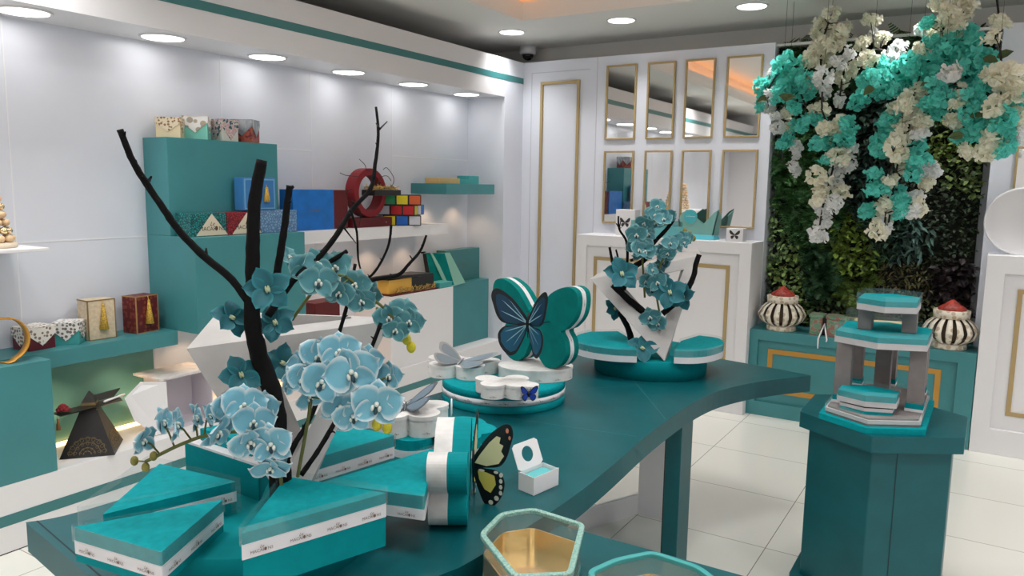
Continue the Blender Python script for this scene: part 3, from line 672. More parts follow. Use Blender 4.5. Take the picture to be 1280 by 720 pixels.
def tower(y, h, label):
    x = -3.64; t = thing('macaron_tower', label, 'macaron tower', (x, y, 1.30), 'macaron towers on the left shelf')
    q = MB(); q.lathe([(.085, 0), (.09, .004), (.09, .02), (.07, .024)], (x, y, 1.30), 28); q.build('stand', M['cream'], t)
    n = int(h/.034)
    for i in range(n):
        r = lerp(.066, .018, i/(n-1)); z = 1.324+i*.034
        q = MB(); k = max(4, int(2*PI*r/.04))
        for j in range(k):
            a = 2*PI*(j+.5*(i % 2))/k
            q.ball((x+r*math.cos(a), y+r*math.sin(a), z+.016), (.019, .019, .0165), 0, 10, 6)
        q.build('macaron_ring', M['goldp'] if i % 3 == 1 else mat('biscuit', (226, 192, 150), .6), t)
tower(1.615, .26, 'cream and gold macaron tower cut by the left picture edge')
tower(1.36, .44, 'tall macaron tower on the left white shelf, seen only in the lower mirrors')
tower(1.10, .34, 'short macaron tower at the far end of the shelf, seen only in the mirrors')

# black pyramid with mandalas
t = thing('pyramid_box', 'black pyramid gift box with gold mandala print on the plinth', 'gift box', (-3.56, 1.96, .30))
c = Vector((-3.610, 1.972, .30)); s = .117; rot = math.radians(-40)
def pyr(z0, z1, s0, s1): 
    return [[Vector((c.x, c.y, z))+Matrix.Rotation(rot, 3, 'Z') @ Vector((a*k, b*k, 0)) for a, b in ((1, -1), (1, 1), (-1, 1), (-1, -1))] for z, k in ((z0, s0), (z1, s1))]
b0, b1 = pyr(.301, .515, s, s*.285)
q = MB(); q.hexa(b0, b1); bod = q.build('body', M['blackg'], t, .001)
GP = mat('dull gold print', (150, 128, 84), .5, metal=.3)
def mandala(P, U, V, r, n):
    q = MB(); N = U.cross(V).normalized()
    for rr, k in ((r, 9), (r*.72, 7), (r*.42, 5), (r*.22, 4)):
        pts = []
        for i in range(k*7+1):
            a = PI*i/(k*7); pts.append(P+N*.0015+(U*math.cos(a)+V*math.sin(a))*(rr*(1-.09*abs(math.cos(k*a)))))
        q.tube(pts, .0009, 4)
        for i in range(k):
            a = PI*(i+.5)/k; cc = P+N*.0015+(U*math.cos(a)+V*math.sin(a))*(rr*.84)
            q.tube([cc+(U*math.cos(b)+V*math.sin(b))*(rr*.09) for b in [j*2*PI/8 for j in range(9)]], .0007, 4)
    return q
for k in range(4):
    e0, e1 = b0[k-1], b0[k]
    U = (e1-e0).normalized(); mid = (e0+e1)/2; top = (b1[k-1]+b1[k])/2; V = (top-mid).normalized()
    mandala(mid+V*.012, U, V, .085, 9).build('mandala_print', GP, bod)
    mandala(top-V*.004, U, -V, .04, 7).build('mandala_print', GP, bod)
b2, b3 = pyr(.542, .592, s*.26, s*.02)
q = MB(); q.hexa(b2, b3); q.build('cap', M['blackg'], t)
q = MB(); e = [Vector((-3.545+.13*0, 0, 0))]
q.hexa([Vector((-3.60, 1.80, .518)), Vector((-3.545, 1.80, .518)), Vector((-3.555, 2.09, .520)), Vector((-3.625, 2.12, .522))], [Vector((-3.61, 1.79, .526)), Vector((-3.535, 1.79, .526)), Vector((-3.545, 2.10, .526)), Vector((-3.635, 2.13, .526))])
q.hexa([Vector((-3.640, 1.99, .526)), Vector((-3.635, 1.99, .526)), Vector((-3.640, 2.11, .526)), Vector((-3.645, 2.11, .526))], [Vector((-3.66, 2.0, .551)), Vector((-3.655, 2.0, .551)), Vector((-3.665, 2.16, .556)), Vector((-3.67, 2.16, .556))])
q.build('tray', M['blackg'], t)
q = MB(); q.tube([(-3.57, 2.02, .533), (-3.615, 2.15, .533)], .006, 6); q.build('white_roll', M['white'], t)
q = MB(); q.hexa(*pyr(.527, .541, s*.265, s*.262)); q.build('neck', GP, t)
t = thing('rose_head', 'dark red artificial rose lying on the black pyramid tray', 'flower', (-3.57, 1.825, .527))
q = MB(); RC = Vector((-3.57, 1.825, .549))
for i in range(26):
    a = i*2.4; rr = .003+.021*(i/26)**.8; z = .014-.026*(i/26)
    p = RC+Vector((rr*math.cos(a), rr*math.sin(a), z)); q.ball(p, (.0105, .0105, .008), 0, 7, 5)
q.build('petals', M['redv'], t); tassel(-3.54, 1.785, .51, .05, t, .009, mat('bronze thread', (140, 92, 50), .6), 'tassel')

# white open carton
t = thing('open_carton', 'white open carton with a hexagonal end flap and marbled top on the plinth', 'carton', (-3.60, 2.47, .30))
MA = pattern('pink marble', 'marble', (232, 226, 222), (206, 196, 200), 7)
y0, y1, x0, x1, z0, z1 = 2.33, 2.62, -3.74, -3.56, .301, .575; k = .006
q = MB(); q.box(x0, x1, y0, y1, z0, z0+k); q.box(x0, x0+k, y0, y1, z0, z1); q.box(x0, x1, y0, y0+k, z0, z1); q.box(x0, x1, y1-k, y1, z0, z1); q.build('box_body', mat('lilac white card', (214, 208, 216), .5), t)
q = MB(); q.box(x0-.04, x1+.005, y0-.03, y1+.01, z1, z1+.012); q.build('marbled_top', MA, t)
q = MB()
A = [Vector((x1+.02, y0, z1-.005)), Vector((-3.60, 2.225, z1+.006)), Vector((-3.60, 2.14, .518)), Vector((-3.575, 2.17, .40)), Vector((-3.54, 2.26, .305)), Vector((x1+.03, y0, .305))]
q.add(A+[v+Vector((-.006, .006, 0)) for v in A], [(0, 1, 2, 3, 4, 5), (11, 10, 9, 8, 7, 6)]+[(i, i+6, (i+1) % 6+6, (i+1) % 6) for i in range(6)])
q.build('end_flap', M['white'], t)

# ================================================================== THE DISPLAY TABLE
ZT = .75
left = [(-1.98, .905), (-1.93, 1.03), (-1.895, 1.5), (-1.885, 2.3), (-1.83, 2.9), (-1.755, 3.4), (-1.735, 3.70), (-1.78, 3.925)]
far = [(-1.096, 3.778), (-.977, 3.756), (-.81, 3.725), (-.653, 3.68)]
right = [(-.759, 3.534), (-.854, 3.365), (-.928, 3.155), (-.958, 2.916), (-.961, 2.629), (-.952, 2.385), (-.930, 2.055), (-.922, 1.74), (-.944, 1.369), (-.967, 1.262), (-1.06, .96), (-1.10, .77)]
near = [(-1.589, .846)]
L_ = [tuple(p) for p in spline([(x, y, 0) for x, y in left], 5)]; R_ = [tuple(p) for p in spline([(x, y, 0) for x, y in right], 5)]
outline = [(p[0], p[1]) for p in L_]+far+[(p[0], p[1]) for p in R_]+near
tb = thing('display_table', 'teal leatherette display table with curved sides running through the shop', 'table', (-1.4, 2.3, 0))
q = MB(); q.prism(outline, ZT-.075, ZT); top = q.build('tabletop', M['leather'], tb, .006, seg=3)
q = MB()
def seam(P, w=.0012, z=ZT+.0004):
    for a, b in zip(P[:-1], P[1:]):
        a, b = Vector((*a, z)), Vector((*b, z)); d = (b-a).normalized(); n = Vector((-d.y, d.x, 0))*w
        q.add([a+n, b+n, b-n, a-n], [(0, 3, 2, 1)], 0)
seam([(-1.30, 3.12), (-.969, 2.647)]); seam([(-1.45, 2.80), (-1.251, 3.054), (-1.235, 3.075)]); seam([(-.98, 2.40), (-1.48, 2.32)])
q.build('stitched_seam', M['seam'], top)
q = MB(); seam([(-1.966, .925), (-1.59, .862), (-1.115, .79)], .002); q.build('edge_gap', M['seamd'], top)
for (a, b, c, d) in ((-1.03, -.967, 2.83, 2.964), (-1.80, -1.735, 2.85, 2.98), (-1.03, -.967, 1.55, 1.68), (-1.86, -1.795, 1.3, 1.43)):
    q = MB(); q.box(a, b, c, d, 0, ZT-.075); q.box(a-.012, a, c+.02, d, 0, ZT-.075, 1); q.build('leg', [M['leather'], M['blackg']], tb, .003)
q = MB(); q.box(-1.372, -1.225, 3.41, 3.44, 0, ZT-.075); q.build('white_panel', M['white'], tb)
q = MB(); q.hexa([Vector((-1.372, 3.408, 0)), Vector((-1.39, 3.408, 0)), Vector((-1.60, 2.93, 0)), Vector((-1.58, 2.92, 0))], [Vector((-1.372, 3.408, .10)), Vector((-1.39, 3.408, .10)), Vector((-1.60, 2.93, .10)), Vector((-1.58, 2.92, .10))]); q.build('stretcher', M['white'], tb)

# ---- boxes in two tiers with a ribbon
def text_row(q, a, b, z, size, step):
    """logo repeats on a vertical face from a to b (seen with a at the left)"""
    a, b = Vector((a[0], a[1], z)), Vector((b[0], b[1], z)); L = (b-a).length; n = max(1, int(L/step))
    for i in range(n): logo(q, lerp(a, b, (i+.5)/n), b-a, ZU, size, off=.0022)
BEAN = mat('bean brown', (96, 58, 34), .5)
def wedge(label, pts, z0, zb, zr, z1, sleeve=.012, group=None, rr=.006, base=True, tsize=.0085, step=.068, name='wedge_box', shell=None):
    cx = sum(p[0] for p in pts)/len(pts); cyy = sum(p[1] for p in pts)/len(pts)
    if area(pts) < 0: pts = pts[::-1]
    t = thing(name, label, 'gift box', (cx, cyy, z0), group)
    P = roundp(pts, rr, 3)
    if zb > z0: q = MB(); q.prism(inset(P, .0012), z0, zb); q.build('base', M['box'], t)
    q = MB(); q.prism(P, zb, zr); rb = q.build('ribbon', M['ribbon'], t)
    q = MB(); q.prism(inset(P, .0012), zr, z1); q.build('lid', M['lid'], t, .001)
    q = MB(); S = roundp(shell, .012, 3) if shell else inset(P, -.0035); n = len(S)
    vs = [(x, y, z) for z in (z0+.002 if shell else zr-.0005, z1+sleeve) for x, y in S]
    q.add(vs, [(i, (i+1) % n, n+(i+1) % n, n+i) for i in range(n)]); q.build('clear_sleeve', M['acrylic'], t)
    q = MB()
    for i in range(len(pts)):
        a, b = Vector(pts[i]), Vector(pts[(i+1) % len(pts)]); e = b-a; nrm = Vector((e.y, -e.x)).normalized(); m_ = (a+b)/2
        if nrm.dot(-m_) > 0.05 and e.length > .09: text_row(q, a, b, (zb+zr)/2, tsize, step)
    if q.v: q.build('lettering', [M['text'], BEAN], rb)
    return t
Z1 = .84
C1 = Vector((-1.425, 1.155))
q = MB(); q.lathe([(.265, ZT+.0002), (.266, Z1-.002), (.264, Z1)], (C1.x, C1.y, 0), 72); 
solo('round_riser', q, M['box'], 'turquoise round riser under the large flower arrangement at the near table end', 'riser')
G1 = 'triangular boxes around the near riser'
wedge('turquoise triangular box nearest the left table corner, its tip towards the trunk', [(-1.505, .773), (-1.262, .805), (-1.372, 1.028)], Z1+.0003, .857, .884, .912, .004, G1)
wedge('turquoise triangular box lying flat second from the left, partly out of its clear sleeve', [(-1.505, .832), (-1.425, 1.105), (-1.675, 1.075)], Z1+.0003, .868, .892, .915, .006, G1, shell=[(-1.572, .815), (-1.418, 1.115), (-1.735, 1.085)])
wedge('tall turquoise triangular box front and centre with a printed white ribbon', [(-1.125, .875), (-1.03, 1.172), (-1.275, 1.118)], Z1+.0003, .905, .934, .957, .014, G1)
wedge('low turquoise triangular box pointing right, next to the upright butterfly box', [(-1.295, 1.235), (-1.04, 1.31), (-1.222, 1.585)], Z1+.0003, Z1+.0006, .866, .898, .008, G1)
wedge('turquoise triangular box at the back right under the pale blue orchid spray', [(-1.365, 1.262), (-1.315, 1.53), (-1.595, 1.505)], Z1+.0003, .868, .898, .93, .004, G1)
pts = [(-1.435, 1.175), (-1.665, 1.45), (-1.735, 1.185)]
t = thing('wedge_box', 'turquoise triangular box with a wide white ledge, at the back left behind the orchid stem', 'gift box', (-1.61, 1.27, Z1), G1)
q = MB(); q.prism(roundp(pts, .006, 3), Z1+.0003, .925); q.build('base', M['box'], t)
q = MB(); q.prism(roundp(pts, .006, 3), .925, .931); q.build('ribbon', M['ribbon'], t)
q = MB(); q.prism(inset(pts, .026), .931, .962); q.build('lid', M['lid'], t, .001)

# ---- triangular planters
def planter(label, A, B, Cc, A2, B2, C2, fA, fB, fC):
    """triangular frame, front and back outlines; f* = inner corners as fractions toward the centroid"""
    loc = (Cc+C2)/2
    t = thing('triangular_planter', label, 'planter', loc)
    g = (A+B+Cc)/3; g2 = (A2+B2+C2)/3
    I = [lerp(A, g, fA), lerp(B, g, fB), lerp(Cc, g, fC)]; J = [lerp(A2, g2, fA), lerp(B2, g2, fB), lerp(C2, g2, fC)]
    O, Q = [A, B, Cc], [A2, B2, C2]
    vs = O+I+Q+J; fs = []
    for i in range(3):
        j = (i+1) % 3
        fs += [(i, j, 3+j, 3+i), (6+j, 6+i, 9+i, 9+j), (j, i, 6+i, 6+j), (3+i, 3+j, 9+j, 9+i)]
    q = MB(); q.add(vs, fs); q.build('frame', M['plaster'], t, .004); return t
A, B, Cc = SD(233, 436, 1.72), SD(489, 401, 1.80), SD(366, 645, 1.665)
Cc.z = Z1+.001
A2, B2, C2 = SD(273, 389, 1.90), SD(480, 396.5, 1.93), Vector((Cc.x-.06, Cc.y+.10, Z1+.002))
pl = planter('large grey white triangular planter standing on its tip at the near table end', A, B, Cc, A2, B2, C2, .52, .45, .45)
# opening cut into the top of the planter
def cut(o, pts, depth):
    c_ = sum(pts, Vector())/len(pts); n_ = (pts[1]-pts[0]).cross(pts[2]-pts[0]).normalized()
    if n_.z < 0: n_ = -n_
    q = MB(); n = len(pts); q.add([p+n_*.02 for p in pts]+[p-n_*depth for p in pts], [tuple(range(n)), tuple(reversed(range(n, 2*n)))]+[((i+1) % n, i, n+i, n+(i+1) % n) for i in range(n)])
    k = q.build('cutter', M['plaster'], None); bm = bmesh.new(); bm.from_mesh(k.data); bmesh.ops.recalc_face_normals(bm, faces=bm.faces); bm.to_mesh(k.data); bm.free()
    bm = bmesh.new(); bm.from_mesh(o.data); bmesh.ops.recalc_face_normals(bm, faces=bm.faces); bm.to_mesh(o.data); bm.free()
    o.modifiers.clear(); b = o.modifiers.new('b', 'BOOLEAN'); b.object = k; b.operation = 'DIFFERENCE'; b.solver = 'EXACT'; bpy.context.view_layer.update()
    me = bpy.data.meshes.new_from_object(o.evaluated_get(bpy.context.evaluated_depsgraph_get())); o.modifiers.clear(); o.data = me; bpy.data.objects.remove(k)
def topp(u, v): return lerp(lerp(A, B, u), lerp(A2, B2, u), v)
cut(pl.children[0], [topp(.44, .28), topp(.80, .30), topp(.80, .78), topp(.44, .80)], .035)
C2D = Vector((-1.325, 3.375))
q = MB(); q.lathe([(.262, ZT+.0002), (.263, .837), (.261, .839)], (C2D.x, C2D.y, 0), 72)
solo('round_riser', q, M['box'], 'turquoise round riser under the small flower arrangement at the far table end', 'riser')
ZB = .8395
A, B, Cc = SD(737, 348.5, 3.50), SD(876.5, 318.5, 3.56), SD(830.6, 451.5, 3.43); Cc = SZ(830.6, 452, ZB)
off = Vector((-.02, .10, 0))
planter('small grey white triangular planter standing on its tip on the far riser', A, B, Cc, A+off+Vector((.01, 0, .015)), B+off+Vector((-.03, 0, .02)), Cc+off+Vector((0, 0, .002)), .38, .36, .42)
def sect(label, P, z0, zb, zr, z1, grp): return wedge(label, P, z0, zb, zr, z1, .01, grp, .004, tsize=.0085, step=9)
f2 = spline([SZ(738, 428.5, ZB), SZ(722, 433, ZB), SZ(717.5, 441, ZB), SZ(735, 447.5, ZB), SZ(765, 452, ZB), SZ(796, 453.5, ZB)], 4)+[SZ(786, 437, ZB), SZ(772, 428, ZB)]
sect('turquoise fan shaped box on the left of the far riser', [(p.x, p.y) for p in f2], ZB+.0003, ZB+.0005, .868, .896, 'fan boxes on the far riser')
f3 = spline([SZ(842, 454.5, ZB), SZ(866, 455, ZB), SZ(888, 452.5, ZB), SZ(904, 446, ZB), SZ(898, 437.5, ZB), SZ(873, 433.5, ZB)], 4)+[SZ(850, 441, ZB)]
sect('turquoise fan shaped box on the right of the far riser', [(p.x, p.y) for p in f3], ZB+.0003, ZB+.0005, .868, .896, 'fan boxes on the far riser')

# ---- butterfly shaped boxes
def bfly(w, h, k=4):
    half = [(0, .10), (.07, .20), (.20, .40), (.36, .50), (.47, .47), (.50, .34), (.47, .16), (.38, .02), (.32, -.03), (.37, -.14), (.38, -.30), (.31, -.44), (.19, -.49), (.09, -.40), (.03, -.22), (0, -.16)]
    R = half[1:-1]; P = [(x, y, 0) for x, y in R]; S = spline(P, k)
    pts = [(0, .11)]+[(p.x, p.y) for p in S]+[(0, -.15)]+[(-p.x, p.y) for p in reversed(S)]
    return [(x*w, y*h) for x, y in pts]
def wing_art(mb, T, sg, up, body, veins, spots, s, tilt=0.0):
    """paper butterfly wing pair on one side: dark outline plate, colour cells and pale veins"""
def printed_butterfly(name, parent, P, U, V, w, h, foldL, foldR, mats, cellsU, cellsL, spots):
    N = U.cross(V).normalized(); T = frame(P, U.normalized(), V.normalized(), N)
    upw = [(.0, .04), (.06, .16), (.2, .36), (.36, .5), (.46, .52), (.50, .42), (.47, .28), (.42, .12), (.34, .02), (.18, -.02), (.02, -.03)]
    low = [(.01, -.03), (.16, -.03), (.32, -.04), (.40, -.14), (.39, -.28), (.33, -.40), (.24, -.48), (.15, -.44), (.08, -.30), (.03, -.16)]
    for sg, fold in ((1, foldR), (-1, foldL)):
        TT = T @ Matrix.Rotation(-sg*fold, 4, 'Y') @ Matrix.Diagonal((sg*w, h, 1, 1))
        q = MB()
        for W_ in (upw, low):
            pp = [(p.x, p.y, 0) for p in spline([(x, y, 0) for x, y in W_], 4, True)]; n = len(pp)
            q.add(pp+[(x, y, -.0012) for x, y, _ in pp], [tuple(range(n)), tuple(reversed(range(n, 2*n)))]+[(i, n+i, n+(i+1) % n, (i+1) % n) for i in range(n)], 0, False, TT)
        for cells, mi in ((cellsU, 1), (cellsL, 2)):
            for c_ in cells: q.add([(x, y, .0006) for x, y in c_]+[(x, y, -.0018) for x, y in c_], [tuple(range(len(c_))), tuple(reversed(range(len(c_), 2*len(c_))))], mi, False, TT)
        for (x, y, rx, ry, mi) in spots:
            e = [(x+rx*math.cos(2*PI*i/10), y+ry*math.sin(2*PI*i/10), .0009) for i in range(10)]
            q.add(e+[(a, b, -.0021) for a, b, _ in e], [tuple(range(10)), tuple(reversed(range(10, 20)))], mi, False, TT)
        q.build('wing', mats, parent)
    q = MB(); q.tube([T @ Vector((0, -.22*h, .002)), T @ Vector((0, 0, .003)), T @ Vector((0, .16*h, .002))], [.002, .005, .003], 6)
    for sg in (1, -1): q.tube([T @ Vector((0, .15*h, .002)), T @ Vector((sg*.06*w, .26*h, .004)), T @ Vector((sg*.12*w, .36*h, .002))], .0008, 4)
    q.build('body', mats[0], parent)
BLK = M['blackg']; MB1 = mat('deep blue wing', (10, 56, 82), .4); MB2 = mat('blue wing', (18, 84, 112), .4); PALE = mat('pale vein', (150, 196, 210), .5)
CRM = mat('cream wing', (220, 218, 168), .5); YEL = mat('yellow cream wing', (214, 200, 96), .5); WSP = mat('white spot', (226, 222, 206), .5); OSP = mat('salmon spot', (206, 130, 100), .5)
vein = lambda x0, y0, x1, y1, w: [(x0, y0+w), (x0, y0-w), (lerp(x0, x1, .7), lerp(y0, y1, .7)-w*.8), (x1, y1), (lerp(x0, x1, .7), lerp(y0, y1, .7)+w*.8)]
blueU = [[(.02, .03), (.14, .23), (.30, .40), (.40, .45), (.44, .42), (.43, .28), (.38, .11), (.30, .02), (.16, -.01)]]
blueL = [[(.02, -.04), (.16, -.04), (.31, -.055), (.37, -.15), (.36, -.27), (.30, -.37), (.23, -.43), (.16, -.40), (.10, -.29), (.04, -.15)]]
veins_ = [(.2, .2, .0, .0, 0)]
def bfbox(label, P, U, V, w, h, d1, d2, m1, m2, ribbon=None, grp=None, name='butterfly_box'):
    """upright box of butterfly outline: P = lowest point of the face plane centre; face normal = U x V"""
    U = U.normalized(); V = V.normalized(); N = U.cross(V).normalized(); out = bfly(w, h)
    T = frame(P+V*(h*.49), U, V, N)
    t = thing(name, label, 'gift box', P-N*((d1+d2)/2), grp)
    q = MB(); q.prism(out, -d1, 0, T=T); q.build('lid', m1, t, .003)
    if ribbon: q = MB(); q.prism([(x*1.006, y*1.006) for x, y in out], -d1-ribbon, -d1, T=T); q.build('ribbon', M['ribbon'], t); d1 += ribbon
    q = MB(); q.prism(out, -d1-d2, -d1, T=T); q.build('base', m2, t, .003)
    return t, T
# cream butterfly box, standing beside the pointed low box, seen from its edge
Nn = Vector((.838, .545, 0)); Un = ZU.cross(Nn)
Pc = SZ(586, 662, ZT)+Vector((-.57, .82, 0))*.115; Pc.z = ZT+.001
t, T = bfbox('upright white and turquoise butterfly shaped box with a cream butterfly, standing at the table edge', Pc, Un, ZU, .37, .205, .048, .048, M['box'], M['pearl'], None, 'upright butterfly boxes')
crU = [[(.03, .015), (.10, .13), (.21, .28), (.30, .37), (.35, .36), (.335, .29), (.385, .27), (.36, .20), (.395, .15), (.33, .05), (.18, .0)]]
crL = [[(.07, -.07), (.18, -.075), (.28, -.10), (.30, -.2), (.235, -.31), (.16, -.28), (.09, -.17)]]
spots = [(.43, .45, .02, .03, 5), (.46, .37, .015, .025, 5)]+[(.36+.0*i, -.08-.07*i, .022, .028, 4) for i in range(4)]+[(.31, -.36, .03, .03, 4), (.24, -.42, .03, .028, 4), (.30, -.055, .03, .018, 4), (.12, -.06, .04, .015, 4)]
printed_butterfly('b', t, Pc+Nn*.006+ZU*.105+Un*(.06), Un, ZU, .235, .235, math.radians(66), math.radians(6), [BLK, CRM, YEL, PALE, WSP, OSP], crU, crL, spots)
q = MB(); hk = Pc+ZU*.23+Vector((-.57, .82, 0))*.10-Nn*.05
q.tube([hk, hk+ZU*.03, hk+ZU*.045+Un*-.012, hk+ZU*.03+Un*-.02, hk+Un*-.018], .002, 6); q.build('ribbon_loop', M['white'], t)

# round box with ribbon, white boxes on it, blue butterfly box
CR = Vector((-1.622, 2.552)); RR = .247
t = thing('round_box', 'big round turquoise box with a printed white ribbon in the middle of the table', 'gift box', (CR.x, CR.y, ZT))
q = MB(); q.lathe([(RR-.002, ZT+.0003), (RR, ZT+.004), (RR, .783)], (CR.x, CR.y, 0), 80); q.build('base', M['box'], t)
q = MB(); q.lathe([(RR+.0015, .783), (RR+.0015, .805)], (CR.x, CR.y, 0), 80); rb = q.build('ribbon', M['ribbon'], t)
q = MB(); q.lathe([(RR, .805), (RR, .832), (RR-.004, .835), (0, .835)], (CR.x, CR.y, 0), 80); q.build('lid', M['lid'], t)
for k in range(22):
    a = 2*PI*(k+.5)/22; n_ = Vector((math.cos(a), math.sin(a), 0)); q = MB()
    logo(q, Vector((CR.x, CR.y, .795))+n_*(RR+.0015), Vector((-n_.y, n_.x, 0)), ZU, .0068); q.build('printed_logo', [M['text'], BEAN], rb)
ZR = .8353
def lobed(label, P, z0, h, mats, text=True, grp=None, cap=None, name='lobed_box'):
    cx = sum(p[0] for p in P)/len(P); cyy = sum(p[1] for p in P)/len(P)
    t = thing(name, label, 'gift box', (cx, cyy, z0), grp)
    q = MB(); q.prism(P, z0, z0+h*.8); bd = q.build('box_body', mats, t, .002)
    q = MB(); q.prism(inset(P, -.002), z0+h*.8, z0+h); q.build('lid', mats, t, .003)
    if text:
        q = MB(); n = len(P); acc = 0; last = -9
        if area(P) < 0: P = P[::-1]
        for i in range(n):
            a, b = Vector(P[i]), Vector(P[(i+1) % n]); e = b-a; nr = Vector((e.y, -e.x)); m_ = (a+b)/2; acc += e.length
            if nr.dot(-m_) > 0 and acc-last > .06: logo(q, Vector((m_.x, m_.y, z0+h*.25)), Vector((e.x, e.y, 0)), ZU, .0048, off=.004); last = acc
        q.build('lettering', [M['text'], BEAN], bd)
    return t
def place(poly, cx, cyy, rot):
    c_, s_ = math.cos(rot), math.sin(rot); return [(cx+x*c_-y*s_, cyy+x*s_+y*c_) for x, y in poly]
G2 = 'white lobed boxes on the round box'
ctr = SZ(668, 452, .885)
Pw = [(.17*math.cos(2*PI*i/48)*(1+.0*math.cos(2*PI*i/24)), .10*math.sin(2*PI*i/48)) for i in range(48)]
Rb = place([(x*.88, y*1.08) for x, y in Pw], -1.52, 2.63, math.radians(32))
lobed('pearl white oval box under the upright blue butterfly box', Rb, ZR, .048, M['pearl'], True, G2)
def lobes(cs, k=12):      # union outline of overlapping circles laid round a centre
    pts = []
    for i in range(96):
        a = 2*PI*i/96; d = Vector((math.cos(a), math.sin(a))); best = 0
        for x, y, r in cs:
            c_ = Vector((x, y)); p = d.dot(c_); disc = r*r-(c_.length_squared-p*p)
            if disc > 0: best = max(best, p+math.sqrt(disc))
        pts.append((d.x*best, d.y*best))
    return pts
c = SZ(627, 478, .875)
tre = lobes([(0, 0, .04), (-.055, .025, .042), (-.03, -.052, .045), (.055, .03, .045), (.06, -.045, .05), (.10, -.06, .035)])
t = lobed('pearl white trefoil box with a small blue butterfly sticker on the round box', place(tre, c.x+.0, c.y+.0, math.radians(32)), ZR, .05, M['pearl'], True, G2)
bp = SZ(660, 486, .86); dirv = (Vector((bp.x, bp.y, 0))).normalized(); 
bp = Vector((c.x+.117+.5*.0385, c.y+.002-.86*.0385, ZR+.026)); Ub = Vector((math.cos(math.radians(40)), math.sin(math.radians(40)), 0))
MBL = [mat('vivid blue wing', (22, 62, 168), .4), MB2, MB2, PALE, WSP, OSP]
printed_butterfly('s', t, bp, Ub, ZU, .066, .056, .35, .2, [BLK]+[MBL[0]]*2+[PALE, WSP, OSP], blueU, blueL, [])
c = SZ(567, 452, .885)
lo4 = lobes([(-.06, .05, .065), (.06, .05, .065), (-.055, -.045, .058), (.055, -.045, .058), (-.10, .06, .05), (.10, .06, .05)])
t = lobed('pearl white butterfly shaped box with a silver butterfly, left on the round box', place(lo4, -1.795, 2.49, math.radians(20)), ZR, .05, M['pearl'], True, G2)
SILM = [M['silver'], mat('pale silver wing', (138, 158, 172), .3, metal=.6), mat('pale silver wing', (170, 196, 210)), M['silver'], M['silver'], M['silver']]
printed_butterfly('s', t, Vector((-1.775, 2.47, ZR+.058)), Vector((.96, .28, -.05)), Vector((-.25, .95, .12)), .26, .19, .32, .18, SILM, blueU, blueL, [])
# upright blue butterfly box facing left
Nb = Vector((-.20, -.98, 0)).normalized(); Ub = ZU.cross(Nb)
Pb = Vector((-1.535, 2.625, ZR+.0485))
t, T = bfbox('upright deep teal butterfly shaped box with a blue butterfly, standing on the white oval box', Pb, Ub, ZU, .455, .335, .03, .03, M['deep'], M['deep'], .022, 'upright butterfly boxes')
q = MB(); N_ = Nb; out = bfly(.455*1.006, .335*1.006)
for i in range(0, len(out)):
    a, b = Vector(out[i]), Vector(out[(i+1) % len(out)])
    if i % 5 == 2:
        Pa = T @ Vector(((a.x+b.x)/2, (a.y+b.y)/2, -.041)); e = (T.to_3x3() @ Vector((b.x-a.x, b.y-a.y, 0))).normalized(); vs_ = N_.cross(e)
        logo(q, Pa, e, -N_ if (e.cross(-N_)).dot(T.to_3x3() @ Vector((a.x, a.y, 0))) > 0 else N_, .0055, off=.002)
q.build('lettering', [M['text'], BEAN], t)
vU = [vein(.03, .02, .36, .36, .010), vein(.03, .01, .38, .20, .008), vein(.03, .03, .26, .36, .008)]
vL = [vein(.03, -.04, .30, -.28, .009), vein(.03, -.03, .32, -.12, .008), vein(.03, -.05, .20, -.34, .008)]
pb_ = SD(660, 404, 2.84)
Tmats = [mat('black wing edge', (12, 18, 24), .45), MB1, MB2, PALE, PALE, PALE]
q_ = thing('paper_butterfly', 'large blue paper butterfly in front of the upright teal butterfly box', 'paper butterfly', (pb_.x, pb_.y, pb_.z-.13))
printed_butterfly('b', q_, pb_, Vector((.86, .50, 0)), ZU, .282, .254, math.radians(12), math.radians(60), Tmats, [blueU[0]], [blueL[0]], [])
for sg, fold in ((1, math.radians(66)), (-1, math.radians(12))):
    pass
N0 = Vector((.86, .50, 0)).normalized().cross(ZU); T0 = frame(pb_, Vector((.86, .50, 0)).normalized(), ZU, N0)
for sg, fold in ((1, math.radians(60)), (-1, math.radians(12))):
    TT = T0 @ Matrix.Rotation(-sg*fold, 4, 'Y') @ Matrix.Diagonal((sg*.282, .254, 1, 1)); q = MB()
    for c_ in vU+vL: q.add([(x, y, .0012) for x, y in c_], [tuple(range(len(c_)))], 0, False, TT)
    q.build('wing_vein', PALE, q_)
q = MB(); q.tube([pb_, pb_+Vector((0, .06, -.01)), Vector((pb_.x, 2.64, pb_.z-.02))], .002, 5); q.build('wire', M['blackg'], q_)

